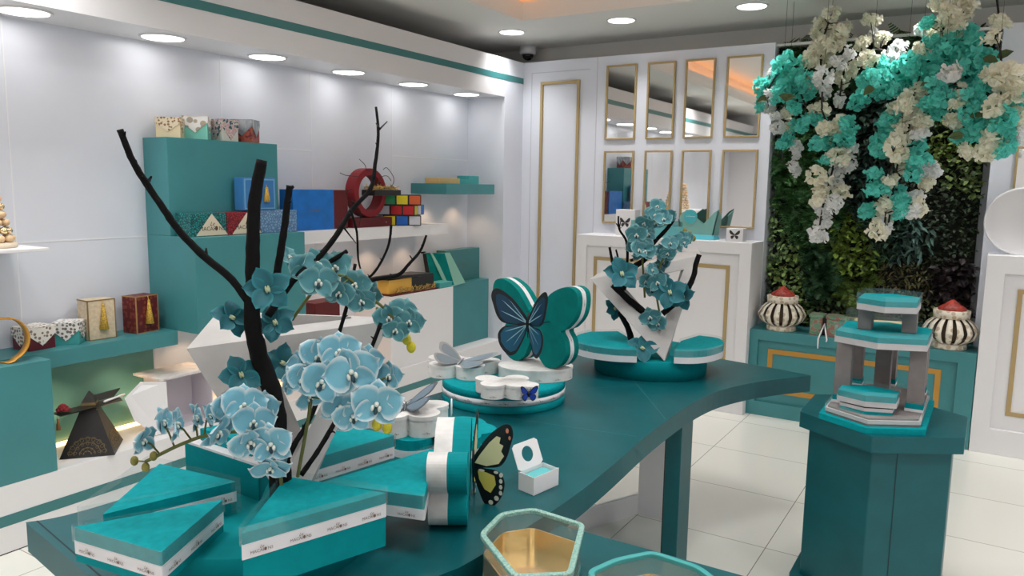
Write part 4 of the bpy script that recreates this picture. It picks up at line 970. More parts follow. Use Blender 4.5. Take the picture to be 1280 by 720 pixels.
# near lobed boxes behind the pointed boxes
c = SZ(543, 540, .84)
lo5 = lobes([(-.05, .05, .06), (.07, .045, .065), (-.055, -.05, .055), (.06, -.055, .06), (.11, 0, .05)])
W7 = place([(x*1.2, y*1.15) for x, y in lo5], c.x-.02, c.y+.03, math.radians(35))
t = thing('lobed_box', 'turquoise lobed box lying on the table under a white lobed box', 'gift box', (c.x, c.y, ZT))
q = MB(); q.prism(W7, ZT+.0005, .785); q.build('base', M['box'], t)
q = MB(); q.prism(inset(W7, -.001), .785, .808); q.build('ribbon', M['ribbon'], t)
q = MB(); q.prism(W7, .808, .84); q.build('lid', M['lid'], t, .002)
c = SZ(510, 512, .905)
t = lobed('pearl white lobed box with a silver butterfly, behind the orchids at the table middle', place([(x*.85, y*.85) for x, y in lo4], c.x, c.y, math.radians(40)), .8405, .066, M['pearl'], True)
printed_butterfly('s', t, Vector((c.x-.01, c.y, .914)), Vector((.80, .58, 0)), Vector((-.55, .80, .12)), .22, .17, .25, .5, [mat('dark silver wing', (96, 104, 110), .35, metal=.5)]+SILM[1:], blueU, blueL, [])

# small open white carton on the table
t = thing('macaron_carton', 'small open white carton with a round window in its raised lid, on the table', 'carton', (-1.03, 1.82, ZT))
p = [Vector((-1.073, 1.773, 0)), Vector((-1.014, 1.758, 0)), Vector((-.995, 1.866, 0)), Vector((-1.056, 1.882, 0))]
q = MB(); h = .052; th = .0015
def wallq(a, b, z0, z1, q):
    d = (b-a).normalized(); n_ = Vector((d.y, -d.x, 0))*th
    q.hexa([a+Vector((0, 0, z0)), b+Vector((0, 0, z0)), b-n_+Vector((0, 0, z0)), a-n_+Vector((0, 0, z0))], [a+Vector((0, 0, z1)), b+Vector((0, 0, z1)), b-n_+Vector((0, 0, z1)), a-n_+Vector((0, 0, z1))])
for i in range(4): wallq(p[i], p[(i+1) % 4], ZT+.0005, ZT+(h if i in (0, 1) else h*.96), q)
q.hexa([v+Vector((0, 0, ZT+.0005)) for v in p], [v+Vector((0, 0, ZT+.002)) for v in p]); q.build('box_body', M['white'], t)
q = MB(); g = sum(p, Vector())/4; ii = [lerp(v, g, .12) for v in p]
q.hexa([v+Vector((0, 0, ZT+.002)) for v in ii], [v+Vector((0, 0, ZT+.040)) for v in ii]); q.build('aqua_inner', mat('aqua tissue', (92, 186, 190), .5), t)
q = MB(); a, b = p[3]+Vector((0, 0, ZT+.05)), p[0]+Vector((0, 0, ZT+.05)); U = (p[3]-p[0]).normalized(); W_ = (p[3]-p[0]).length
V = (ZU*.9+(p[0]-p[1]).normalized()*.42).normalized(); o = p[0]+Vector((0, 0, ZT+.05)); n = 28
rect = []; hole = []
for k in range(n):
    a = 2*PI*k/n; cx, cyy = math.cos(a), math.sin(a); m_ = max(abs(cx), abs(cyy))
    rect.append((W_*(.5+.5*cx/m_), .038+.038*cyy/m_)); hole.append((W_*.5+.024*cx, .040+.022*cyy))
N_ = U.cross(V).normalized(); T = frame(o, U, V, N_); q.ring(rect, hole, 0, .0018, 0, T); q.build('window_lid', M['white'], t)
for s_, nm_ in ((0, 'a'), (1, 'b')):
    pass

# ---- near stand with two open hexagonal boxes
q = MB(); q.box(-.90, -.16, 1.02, 1.70, .66, .72); q.box(-.86, -.20, 1.06, 1.66, .0, .66); q.box(-.90, -.16, 1.02, 1.70, 0, .09)
solo('display_stand', q, M['leather'], 'dark teal leatherette stand in the foreground carrying the two open hexagonal boxes', 'display stand', bevel=.004)
def hexbox(label, rim, zr, z0, glit):
    cx = sum(p[0] for p in rim)/len(rim); cyy = sum(p[1] for p in rim)/len(rim)
    if area(rim) < 0: rim = rim[::-1]
    t = thing('hexagonal_box', label, 'gift box', (cx, cyy, z0), 'open hexagonal boxes'); P = roundp(rim, .02, 4)
    q = MB(); q.prism(inset(P, .006), z0, z0+.012); q.build('base', M['cab'], t, .002)
    I = inset(P, .012); q = MB(); q.ring(inset(P, .008), I, z0+.012, z0+.062); q.prism(I, z0+.010, z0+.0135); q.build('gold_lining', M['goldp'], t)
    q = MB(); n = len(I); A_ = inset(P, .006)
    q.ring(A_, inset(P, .0085), z0+.02, zr-.008); q.build('clear_wall', M['acrylic'], t)
    q = MB(); q.ring(P, inset(P, .013), zr-.010, zr); q.build('rim', glit, t, .002)
    return t
GL = pattern('teal glitter rim', 'marble', (84, 156, 152), (190, 212, 196), 260, rough=.4)
nt = GL.node_tree
hexbox('open hexagonal box with a glittering teal rim and gold lining by the table edge', [(-.915, 1.345), (-.937, 1.465), (-.885, 1.535), (-.740, 1.525), (-.655, 1.30), (-.75, 1.225)], .83, .7205, GL)
hexbox('open hexagonal box with a plain teal rim, cut by the bottom picture edge', [(-.64, 1.33), (-.615, 1.41), (-.562, 1.487), (-.452, 1.478), (-.40, 1.44), (-.39, 1.26), (-.53, 1.20)], .83, .7205, mat('aqua satin rim', (64, 160, 160), .45))

# ---- right pedestal and its hexagonal column display
def hexp(cx, cyy, hw, hs, ap): return [(cx-hw, cyy-hs), (cx, cyy-ap), (cx+hw, cyy-hs), (cx+hw, cyy+hs), (cx, cyy+ap), (cx-hw, cyy+hs)]
PC = (-.297, 3.195)
t = thing('pedestal', 'dark teal leatherette hexagonal pedestal at the right of the picture', 'pedestal', (PC[0], PC[1], 0))
q = MB(); q.prism(hexp(*PC, .277, .150, .325), .69, .75); q.build('top_cap', M['leather'], t, .005)
q = MB(); q.prism(hexp(*PC, .242, .130, .285), .085, .69); bd = q.build('shaft', M['leather'], t, .004)
q = MB(); q.prism(hexp(*PC, .277, .150, .325), 0, .085); q.build('plinth', M['leather'], t, .005)
H = hexp(*PC, .242, .130, .285); q = MB(); a, b = Vector((*H[1], 0)), Vector((*H[2], 0)); m_ = lerp(a, b, .32); d = (b-a).normalized(); n_ = Vector((d.y, -d.x, 0))*.0008
q.add([m_-d*.002+n_+ZU*.09, m_+d*.002+n_+ZU*.09, m_+d*.002+n_+ZU*.685, m_-d*.002+n_+ZU*.685], [(0, 1, 2, 3)]); q.build('seam', M['seamd'], bd)
t = thing('column_stand', 'tiered hexagonal box with grey columns and turquoise lids on the pedestal', 'gift box', (-.315, 3.215, .75))
HC = (-.318, 3.215)
q = MB(); q.prism(hexp(*HC, .178, .225, .325), .7503, .772); q.build('base', M['lid'], t, .003)
q = MB(); q.prism(hexp(*HC, .158, .205, .30), .772, .780); q.prism(hexp(*HC, .152, .20, .293), .780, .7995); q.build('step', M['grey'], t, .002)
q = MB(); q.prism(hexp(*HC, .160, .207, .302), .780, .793); q.build('ribbon', M['lgrey'], t)
def acr(poly, z0, z1):
    q = MB(); n = len(poly); vs = [(x, y, z) for z in (z0, z1) for x, y in poly]
    q.add(vs, [(i, (i+1) % n, n+(i+1) % n, n+i) for i in range(n)]); q.build('clear_wall', M['acrylic'], t)
acr(hexp(*HC, .161, .208, .304), .78, .815)
cols = [(-.436, 3.105), (-.190, 3.135), (-.436, 3.42), (-.318, 3.50), (-.20, 3.42), (-.318, 3.28)]
for x, y in cols:
    q = MB(); q.box(x-.028, x+.028, y-.028, y+.028, .822, 1.032); cl = q.build('column', M['grey'], t, .002)
    q = MB(); q.box(x-.031, x+.031, y-.031, y+.031, .7998, .810); q.build('foot', M['ribbon'], cl); q = MB(); q.box(x-.030, x+.030, y-.030, y+.030, .810, .830); q.build('sock', M['box'], cl)
def tier(c, hw, hs, ap, z0, name=''):
    q = MB(); q.prism(hexp(*c, hw, hs, ap), z0, z0+.022); q.build('tier_tray', M['lgrey'], t, .002)
    q = MB(); q.prism(hexp(*c, hw-.003, hs-.003, ap-.003), z0+.022, z0+.042); q.build('tier_lid', M['lid'], t, .002)
    acr(hexp(*c, hw+.002, hs+.002, ap+.002), z0+.02, z0+.062)
tier((-.318, 3.215), .156, .135, .20, 1.033)
for x, y in ((-.385, 3.20), (-.235, 3.22)):
    q = MB(); q.box(x-.025, x+.025, y-.03, y+.03, 1.0755, 1.158); q.build('column', M['grey'], t, .002)
tier((-.31, 3.215), .102, .085, .135, 1.158)
t2 = thing('hexagonal_gift_box', 'small two layer hexagonal box in front of the grey columns', 'gift box', (-.335, 3.03, .80)); t = t2
SC = (-.338, 3.045); 
for nm_, a, b, k, m_ in (('base', .7998, .812, .088, M['box']), ('lower_ribbon', .812, .824, .089, M['lgrey']), ('shadow_gap', .824, .829, .080, M['blackg']), ('upper_tray', .829, .848, .10, M['lgrey']), ('lid', .848, .870, .097, M['lid'])):
    q = MB(); q.prism(hexp(*SC, k, .05, .085), a, b); q.build(nm_, m_, t, .001)
acr(hexp(*SC, .101, .052, .088), .84, .885)

# ================================================================== FLOWERS
def petal(mb, L, W, T, tip=.5, cup=.12, curl=.1, ruf=.0, m=0, nu=7, nv=5, base=.12):
    """petal from the origin along +Y, face +Z; 'rim' rises to 1 at its border"""
    o = len(mb.v); vs = []; fs = []
    ph = random.uniform(0, 6)
    for i in range(nu):
        u = i/(nu-1)
        w = W*(base+(1-base)*math.sin(PI*min(1, u**(.75 if tip > .5 else .95)*(1-.0)))**.62) if 0 < u < 1 else W*(base if u == 0 else .10)
        for j in range(nv):
            v = -1+2*j/(nv-1)
            x = w*v; y = L*u*(1-.06*v*v*u)
            z = cup*L*(v*v)*.6*math.sin(PI*u) - curl*L*u*u + ruf*L*math.sin(3*v+5*u+ph)*u
            vs.append((x, y, z)); mb.rim[o+len(vs)-1] = max(abs(v)**2.5, u**4)
    for i in range(nu-1):
        for j in range(nv-1):
            a = i*nv+j; fs.append((a, a+1, a+nv+1, a+nv))
    mb.add(vs, fs, m, True, T)
def RZ(d): return Matrix.Rotation(math.radians(d), 4, 'Z')
def TX(d): return Matrix.Rotation(math.radians(d), 4, 'X')
_fl = {}
def flower_mesh(kind, var):
    if (kind, var) in _fl: return _fl[kind, var]
    random.seed(100+var*7+len(kind))
    q = MB(); l = MB(); j = lambda s: random.uniform(-s, s)
    if kind == 'dark':
        for a in (0, 72, 144, 216, 288): petal(q, 1.0, .43, RZ(a+j(10)) @ TX(14+j(14)), .3, .25, .15+j(.15), .04)
        for s in (-1, 1): l.ball((s*.05, .0, .12), (.06, .17, .08), 0, 8, 6)
        l.ball((0, -.04, .22), (.05, .09, .05), 0, 8, 6)
    else:
        petal(q, .92, .40, RZ(0+j(8)) @ TX(14+j(14)), .6, .18, .05+j(.15), .05)
        for a in (128, -128): petal(q, .92, .38, RZ(a+j(8)) @ TX(10+j(14)), .6, .18, .08+j(.15), .05)
        for a in (74, -74): petal(q, 1.0, .62, RZ(a+j(8)) @ TX(18+j(14)) @ Matrix.Translation((0, 0, .02)), .8, .16, .12+j(.12), .09)
        l.ball((0, .04, .12), (.09, .10, .12), 0, 8, 6)
        for s in (-1, 1): l.ball((s*.12, -.10, .14), (.07, .12, .09), 0, 8, 6)
        l.ball((0, -.2, .16), (.08, .14, .06), 1, 8, 6)
    random.seed(300+var)
    _fl[kind, var] = (q, l); return _fl[kind, var]
PM = dict(light=petal_mat('pale blue petal', (116, 186, 208), (226, 240, 244)), mid=petal_mat('muted teal petal', (70, 142, 152), (140, 192, 196)), dark=petal_mat('dark teal petal', (2, 104, 118), (18, 134, 146)))
LM = dict(light=[M['lipw'], M['lipd']], mid=[M['lipw'], M['lipd']], dark=[M['liply'], M['liply']])
_meshes = {}
def flower(parent, P, D, s, tone, var, roll=0.0, name='flower'):
    kind = 'dark' if tone == 'dark' else 'moth'
    key = (tone, kind, var % 5)
    Z = D.normalized(); X = ZU.cross(Z).normalized(); Y = Z.cross(X)
    Rm = Matrix(((X.x, Y.x, Z.x, 0), (X.y, Y.y, Z.y, 0), (X.z, Y.z, Z.z, 0), (0, 0, 0, 1))) @ Matrix.Rotation(roll, 4, 'Z')
    if key not in _meshes:
        q, l = flower_mesh(kind, var % 5)
        a = q.build(name, PM[tone], None); b = l.build('lip', LM[tone], None); _meshes[key] = (a.data, b.data)
        bpy.data.objects.remove(a); bpy.data.objects.remove(b)
    a = bpy.data.objects.new(name, _meshes[key][0]); b = bpy.data.objects.new('lip', _meshes[key][1])
    col.objects.link(a); col.objects.link(b)
    a.parent = parent; b.parent = a
    a.matrix_basis = Matrix.Translation(P-wloc(parent)) @ Rm @ Matrix.Scale(s, 4)
    return a
def stem_path(pts, dep): return [SD(x, y, dep if not hasattr(dep, '__len__') else dep[i]) for i, (x, y) in enumerate(pts)]
def spray(label, tone, stem, dep, fl, buds, grp, size, rad=.0035, budm=None, face=None, budr=.008):
    P = stem_path(stem, dep); t = thing('orchid_spray', label, 'artificial flower', P[0], grp)
    q = MB(); q.tube(spline(P, 4), rad, 6); 
    k = 0; pend = []
    for it in fl:
        x, y, s = it[:3]; dd = it[3] if len(it) > 3 else random.uniform(-.05, .02); yaw = it[4] if len(it) > 4 else random.uniform(-.5, .5); pit = it[5] if len(it) > 5 else random.uniform(-.35, .45)
        d0 = (dep if not hasattr(dep, '__len__') else sum(dep)/len(dep))+dd
        C = SD(x, y, d0); to = (CAM-C); to.z = 0; to.normalize(); side = Vector((-to.y, to.x, 0))
        D = to*math.cos(yaw)+side*math.sin(yaw)+ZU*math.tan(pit)*.8
        pend.append((C, D, s, k)); k += 1
        near = min(spline(P, 4), key=lambda v: (v-C).length); q.tube([near, (near+C)/2+ZU*.006, C-D.normalized()*s*.08], rad*.55, 5)
    q.build('stem', M['stem'], t)
    for C, D, s, kk in pend: flower(t, C, D, s, tone, kk, random.uniform(-.4, .4))
    for x, y in buds:
        C = SD(x, y, dep if not hasattr(dep, '__len__') else dep[-1])
        q = MB(); q.ball(C, (budr*.9, budr*.9, budr*1.15), 0, 10, 8); near = min(spline(P, 4), key=lambda v: (v-C).length); q.tube([near, C], rad*.5, 5); q.build('bud', budm or M['bud'], t)
    return t
def branch(label, parts, dep, grp=None, name='black_branch', m=None):
    P0 = SD(parts[0][0][0][0], parts[0][0][0][1], dep[0] if hasattr(dep, '__len__') else dep)
    t = thing(name, label, 'branch', P0, grp)
    for i, (pts, rad) in enumerate(parts):
        d = dep
        P = [SD(x, y, lerp(d[0], d[1], k/(len(pts)-1)) if hasattr(d, '__len__') else d) for k, (x, y) in enumerate(pts)]
        S = spline(P, 5); n = len(S)
        if hasattr(rad, '__len__'):
            R = [lerp(rad[0], rad[1], k/(n-1)) for k in range(n)]
        else: R = [rad]*n
        q = MB(); q.tube(S, R, 9, lump=.10); 
        if i == 0 and max(R) < .012:
            for k in range(3, n-2, 6):
                d_ = Vector((random.uniform(-1, 1), random.uniform(-.3, .3), random.uniform(.2, 1))).normalized()
                q.tube([S[k], S[k]+d_*R[k]*2.6], [R[k]*.7, R[k]*.2], 5)
        q.build('limb' if i == 0 else 'side_twig', m or M['black'], t)
    return t
# --- large arrangement at the near end
D1 = 1.60
t = branch('thick black trunk rising from the near riser in front of the large planter', [([(350, 640), (350, 590), (346, 530), (338, 485), (324, 445), (315, 400), (316, 350), (316, 300), (319, 245), (327, 200)], (.024, .0115))], D1)
g = 'black branches of the large arrangement'
branch('long knobbly black branch reaching up to the left of the trunk', [([(318, 388), (290, 350), (250, 316), (222, 286), (205, 262), (178, 222), (163, 195), (150, 162)], (.0085, .0062)), ([(181, 224), (176, 219)], (.004, .002)), ([(186, 226), (189, 221)], (.004, .002)), ([(162, 193), (157, 191)], (.003, .001))], (1.60, 1.50), g)
branch('short black stub with a cut top, right of the thick trunk', [([(343, 372), (347, 335), (354, 295), (359, 255), (362, 232)], (.0085, .0068)), ([(362, 236), (367, 233)], (.005, .003))], 1.62, g)
branch('tall thin black twig rising past the red ring to a fork', [([(335, 395), (365, 352), (395, 325), (420, 295), (440, 262), (463, 236), (469, 205), (473, 168), (470, 134)], (.0085, .0028)), ([(474, 162), (484, 152)], (.002, .0012)), ([(474, 160), (470, 154)], (.002, .001)), ([(438, 262), (446, 290), (448, 325), (455, 350)], (.0028, .002)), ([(430, 285), (445, 304)], (.002, .001))], (1.62, 1.80), g)
branch('short black twig ending below the white shelf', [([(375, 352), (400, 335), (434, 314)], (.0065, .005))], 1.68, g)
branch('fine curved black twig hanging below the ring stand', [([(489, 281), (486, 305), (475, 330), (462, 346), (445, 352)], (.003, .003))], 1.80, g)
branch('thin forked black twig to the right above the black hamper', [([(440, 358), (470, 349), (497, 344), (511, 330), (525, 314), (533, 294)], (.006, .0026)), ([(526, 316), (532, 315)], (.002, .0014)), ([(516, 325), (512, 319)], (.002, .001))], 1.80, g)
branch('black spiky twig crossing in front of the right planter arm', [([(376, 594), (396, 566), (414, 536), (424, 516), (445, 470), (462, 440), (476, 404)], (.0058, .0045)), ([(414, 538), (419, 541)], (.003, .001))], (1.56, 1.72), g)
branch('black spiky twig leaning from the trunk foot behind the pale orchids', [([(350, 592), (368, 556), (381, 535), (395, 505), (408, 455), (425, 412), (436, 372), (444, 330)], (.0068, .0036)), ([(381, 534), (386, 531)], (.003, .001))], (1.57, 1.72), g)
# fine curly twigs round the ring
q = MB()
for pts in ([(425, 216), (432, 219), (442, 220), (449, 221)], [(449, 199), (456, 206), (458, 212), (463, 214)], [(480, 236), (490, 232), (492, 222), (484, 210), (479, 212)], [(445, 262), (436, 252), (434, 240), (440, 236)], [(470, 233), (476, 222), (484, 220), (489, 226)], [(436, 256), (444, 258), (450, 262), (451, 270), (449, 282.5)]):
    q.tube(spline([SX(x, y, -3.58) for x, y in pts], 5), .0022, 5)
solo('curly_twig', q, M['twig'], 'bundle of fine curly brown twigs round the red velvet ring', 'branch')
# dark orchids on the trunk
def single(label, x, y, dep, s, tone, yaw=0, pit=0, roll=0, var=0, grp=None):
    C = SD(x, y, dep); t = thing('orchid_flower', label, 'artificial flower', C, grp)
    to = CAM-C; to.z = 0; to.normalize(); side = Vector((-to.y, to.x, 0))
    D = to*math.cos(yaw)+side*math.sin(yaw)+ZU*pit
    flower(t, C, D, s, tone, var, roll, 'petals'); return t
gd = 'dark teal orchid heads of the large arrangement'
single('dark teal orchid head topmost on the thick trunk', 335, 362, 1.555, .050, 'dark', -.15, .25, .3, 0, gd)
single('dark teal orchid head left of the trunk, lying on the planter rim', 289, 398, 1.60, .044, 'dark', .5, .5, .9, 1, gd)
single('dark teal orchid head right of the trunk, on the planter rim', 345, 404, 1.64, .046, 'dark', -.3, .45, .5, 2, gd)
single('dark teal pointed orchid head low on the left of the trunk', 301, 469, 1.57, .046, 'dark', .25, .35, .2, 3, gd)
single('dark teal orchid head low on the right of the trunk', 355, 454, 1.66, .046, 'dark', -.4, .3, 1.1, 4, gd)
# pale blue sprays
spray('pale blue moth orchid spray hanging right in front of the planter', 'light', [(372, 596), (386, 520), (393, 480), (420, 458), (455, 470), (478, 500), (486, 522)], 1.46,
      [(377, 474, .041, -.02, .5, .1), (363, 477, .036, .0, .9, .0), (372, 458, .036, .03, .6, .3), (386, 496, .034, .0, .5, -.3), (400, 478, .050, -.05, .35, .1), (398, 446, .045, .02, .2, .4), (424, 440, .046, .0, 0, .4), (440, 466, .056, -.07, -.1, .15), (460, 452, .040, .01, -.5, .3), (424, 508, .044, -.03, .2, -.2), (441, 520, .042, -.06, .1, -.2), (471, 506, .052, -.10, -.1, .1), (488, 470, .035, .0, -.8, .2)],
      [], 'pale blue orchid sprays', .05)
spray('group of yellow green buds under the right pale blue orchids', 'light', [(468, 500), (472, 518), (485, 520)], 1.40, [], [(471, 531), (486, 519), (484, 535)], None, .05, .0022, M['budy'], budr=.0105)
spray('pale blue moth orchid spray arching down to the left with olive buds', 'light', [(352, 606), (345, 560), (325, 538), (290, 540), (255, 545), (225, 556), (200, 568), (182, 577)], 1.44,
      [(178, 550, .036, -.02, .9, -.2), (203, 528, .036, 0, 1.1, .2), (219, 530, .038, -.03, 1.2, .1), (243, 522, .034, .02, 1.3, .2), (260, 520, .030, .03, 1.2, .4), (281, 512, .040, .02, .7, .3), (304, 508, .050, .0, .3, .5), (272, 540, .042, -.06, .8, -.4), (318, 528, .044, -.03, -.2, .3), (330, 512, .042, .04, -.4, .4), (312, 552, .045, -.08, .3, -.4), (340, 556, .046, -.07, -.4, .1), (338, 584, .040, -.07, -.2, -.7), (350, 570, .034, -.02, -.9, 0)],
      [(168, 576), (192, 570), (182, 584)], 'pale blue orchid sprays', .05, budr=.0085)
spray('muted teal moth orchid spray behind the trunk, under the blue box', 'mid', [(365, 400), (385, 372), (405, 350), (430, 345), (455, 365), (480, 385)], 1.66,
      [(360, 322, .032, .02, .9, .7), (381, 338, .044, 0, .3, .3), (396, 330, .042, .0, .5, .4), (398, 352, .046, -.05, .1, .1), (420, 335, .045, .02, -.3, .5), (424, 366, .038, -.03, -.2, -.2), (445, 356, .040, 0, -.4, .2), (452, 376, .036, -.02, -.2, -.3), (466, 368, .034, .02, -.8, .1)],
      [], 'muted teal orchid sprays behind the trunk', .045)
spray('muted teal orchid spray with green buds over the white display block', 'mid', [(470, 385), (485, 392), (500, 408), (510, 428)], 1.74,
      [(486, 398, .040, 0, 0, .2), (503, 390, .040, .02, -.4, .5), (512, 402, .038, -.02, -.2, 0), (494, 412, .036, -.03, .2, -.3)],
      [(508, 424), (514, 434)], 'muted teal orchid sprays behind the trunk', .045, budm=M['budy'], budr=.012)
# --- small arrangement at the far end
g = 'black branches of the small arrangement'
DF = 3.44
branch('thick black branch crossing the small planter from left to tip', [([(824, 418), (803, 390), (785, 374), (766, 356)], (.020, .014))], DF, g)
branch('thick black branch low on the left of the small planter', [([(789, 425), (785, 410), (774, 390)], (.016, .011))], DF+.02, g)
branch('black branch rising along the right arm of the small planter', [([(828, 392), (845, 378), (858, 364), (867, 345), (870, 330), (874, 318)], (.014, .011))], 3.40, g)
branch('curved black branch reaching up right through the small arrangement', [([(778, 362), (788, 338), (806, 324), (815, 306), (832, 288), (844, 272)], (.016, .007)), ([(788, 326), (806, 316), (815, 306)], (.006, .006)), ([(826, 308), (832, 302)], (.004, .002))], DF, g)
branch('thin forked black twig tall on the left of the small arrangement', [([(780, 348), (784, 328), (783, 302), (774, 286), (773, 270)], (.007, .004)), ([(774, 286), (776, 276)], (.003, .002)), ([(774, 285), (770, 279)], (.003, .002))], DF, g)
branch('short upright black twig furthest left in the small arrangement', [([(770, 345), (765, 325), (762, 309)], (.006, .006)), ([(766, 328), (763, 327)], (.003, .002))], DF, g)
branch('short thin black twig second from the left in the small arrangement', [([(775, 342), (773, 325), (770, 312)], (.005, .004))], DF, g)
gd2 = 'dark teal orchid heads of the small arrangement'
single('dark teal orchid head at the upper left of the small planter', 777, 343, 3.33, .082, 'dark', .2, .4, .2, 0, gd2)
single('dark teal orchid head behind the left arm of the small planter', 768, 386, 3.50, .055, 'dark', .5, .2, .6, 1, gd2)
single('dark teal orchid head on the right of the small planter', 838, 366, 3.34, .078, 'dark', -.2, .3, .4, 2, gd2)
single('dark teal orchid head at the lower left, under the small planter', 803, 436, 3.36, .075, 'dark', .1, .5, .9, 3, gd2)
single('dark teal orchid head right edge of the small planter opening', 855, 372, 3.36, .065, 'dark', -.6, .2, .1, 4, gd2)
random.seed(91)
def cloud(path, n, wd, s0, s1):
    S = spline([Vector((x, y, 0)) for x, y in path], 8); out = []
    for i in range(n):
        p = S[int(i*(len(S)-1)/(n-1))]; out.append((p.x+random.uniform(-wd, wd), p.y+random.uniform(-wd*.6, wd*.6), lerp(s0, s1, i/(n-1))*random.uniform(.85, 1.1), random.uniform(-.09, .05), random.uniform(-.9, .9), random.uniform(-.5, .6)))
    return out
spray('muted teal moth orchid spray rising highest in the small arrangement', 'mid', [(806, 372), (804, 340), (803, 318), (805, 298), (815, 280), (828, 262)], 3.40,
      cloud([(804, 316), (796, 306), (803, 292), (810, 278), (822, 266), (833, 272)], 19, 8, .052, .044)+[(822, 258, .042, 0, 0, .3), (838, 272, .036, .02, -.6, .2)],
      [], 'muted teal sprays of the small arrangement', .07, .005)
spray('muted teal moth orchid spray leaning right in the small arrangement', 'mid', [(826, 400), (820, 360), (826, 330), (838, 312), (862, 298)], 3.40,
      cloud([(822, 358), (818, 340), (824, 326), (834, 314), (846, 303), (858, 299)], 18, 7, .052, .036)+[(812, 396, .055, -.05, .2, -.3), (806, 352, .045, -.0, .6, .1), (822, 404, .05, -.04, -.2, -.3)],
      [(862, 292), (867, 298), (856, 289)], 'muted teal sprays of the small arrangement', .065, .005, budr=.012)

# ================================================================== LIVING WALL
t = thing('living_wall', 'tall living wall of mixed green plants above the teal cabinet', 'plant wall', (-.70, 5.88, .62))
q = MB(); q.box(-1.375, -.085, 5.875, YR, .60, 2.60); q.build('backing_panel', mat('dark felt', (18, 24, 16), .9), t)
def leaf_mesh(q, P, D, U, L, W, kind):
    D = D.normalized(); X = D.cross(U).normalized(); N = X.cross(D).normalized()
    T = Matrix(((X.x, D.x, N.x, P.x), (X.y, D.y, N.y, P.y), (X.z, D.z, N.z, P.z), (0, 0, 0, 1)))
    if kind == 'fern':
        n = 7; vs = []; fs = []
        vs.append((0, 0, 0))
        for s in (-1, 1):
            for i in range(n):
                u = i/n; w = W*(1-.8*u)*(.55+.45*(i > 0)); b = len(vs)
                y = L*u; vs += [(0, y, -.1*L*u*u), (s*w, y+L*.10, .06*L-.2*L*u*u), (s*w*.9, y+L*.02, .05*L-.2*L*u*u), (0, y-L*.02+L*.11, -.1*L*u*u)]
                fs.append((b, b+2, b+1, b+3))
        q.add(vs, fs, 0, False, T)
    else:
        fat = {'box': .5, 'broad': .42, 'thin': .2}[kind]
        vs = [(0, 0, 0), (W*fat*2*.5, L*.3, .07*L), (W*fat*.9, L*.65, .05*L), (0, L, -.10*L), (-W*fat*.9, L*.65, .05*L), (-W*fat, L*.3, .07*L), (0, L*.5, -.02*L)]
        q.add(vs, [(0, 1, 6), (1, 2, 6), (2, 3, 6), (3, 4, 6), (4, 5, 6), (5, 0, 6)], 0, False, T)
PLN = [ # pixel site, kind, colour, length
 (1010, 60, 'fern', (52, 78, 40), .09), (1060, 80, 'fern', (46, 76, 40), .09), (1150, 70, 'fern', (58, 88, 44), .09), (1215, 80, 'broad', (48, 70, 40), .06),
 (975, 130, 'broad', (58, 70, 46), .055), (1085, 150, 'broad', (38, 56, 46), .075), (1095, 215, 'thin', (34, 56, 46), .085), (1150, 150, 'box', (46, 66, 40), .04),
 (980, 210, 'fern', (62, 104, 56), .085), (1010, 270, 'fern', (58, 98, 54), .085), (965, 300, 'box', (112, 138, 86), .038), (985, 345, 'box', (116, 140, 78), .04), (955, 370, 'box', (44, 66, 38), .035),
 (1025, 340, 'fern', (40, 74, 44), .08), (1065, 320, 'broad', (96, 118, 44), .055), (1080, 370, 'fern', (88, 112, 46), .07), (1115, 290, 'thin', (46, 72, 54), .08), (1045, 400, 'box', (62, 84, 46), .04),
 (1190, 180, 'box', (104, 122, 60), .042), (1205, 215, 'box', (98, 116, 66), .042), (1180, 260, 'box', (44, 58, 38), .03), (1215, 290, 'box', (48, 62, 36), .03), (1140, 300, 'thin', (76, 104, 96), .085),
 (1150, 240, 'box', (40, 54, 36), .032), (1175, 310, 'box', (38, 52, 34), .03), (1120, 365, 'thin', (92, 86, 58), .05), (1150, 345, 'thin', (84, 82, 52), .05), (1190, 350, 'broad', (48, 38, 40), .07), (1210, 390, 'broad', (44, 36, 38), .07), (1140, 400, 'box', (66, 74, 46), .04)]
LS = [(SY(x, y, 5.82), k, c_, L) for x, y, k, c_, L in PLN]
acc = [MB() for _ in LS]
random.seed(21)
for i in range(9500):
    x = random.uniform(-1.398, -.085); z = random.uniform(.60, 2.64)
    j = min(range(len(LS)), key=lambda k: (LS[k][0].x-x)**2+((LS[k][0].z-z)*.9)**2+random.uniform(0, .01))
    _, k, c_, L = LS[j]
    if k in ('fern',) and random.random() < .45: continue
    y = 5.875-random.uniform(0, .085)
    D = Vector((random.uniform(-.8, .8), random.uniform(-1.1, -.15), random.uniform(-.9, .55)))
    leaf_mesh(acc[j], Vector((x, y, z)), D, Vector((random.uniform(-.3, .3), -.5, .8)), L*random.uniform(.7, 1.25), L*random.uniform(.5, .75)*(.8 if k == 'fern' else 1), k)
pn = {'fern': 'fern_foliage', 'broad': 'broad_leaf_foliage', 'thin': 'feathery_foliage', 'box': 'boxwood_foliage'}
for j, (P, k, c_, L) in enumerate(LS):
    m_ = mat('leaf %d %d %d %s' % (*c_, k), c_, .55, island=.35)
    if acc[j].v: acc[j].build(pn[k], m_, t)

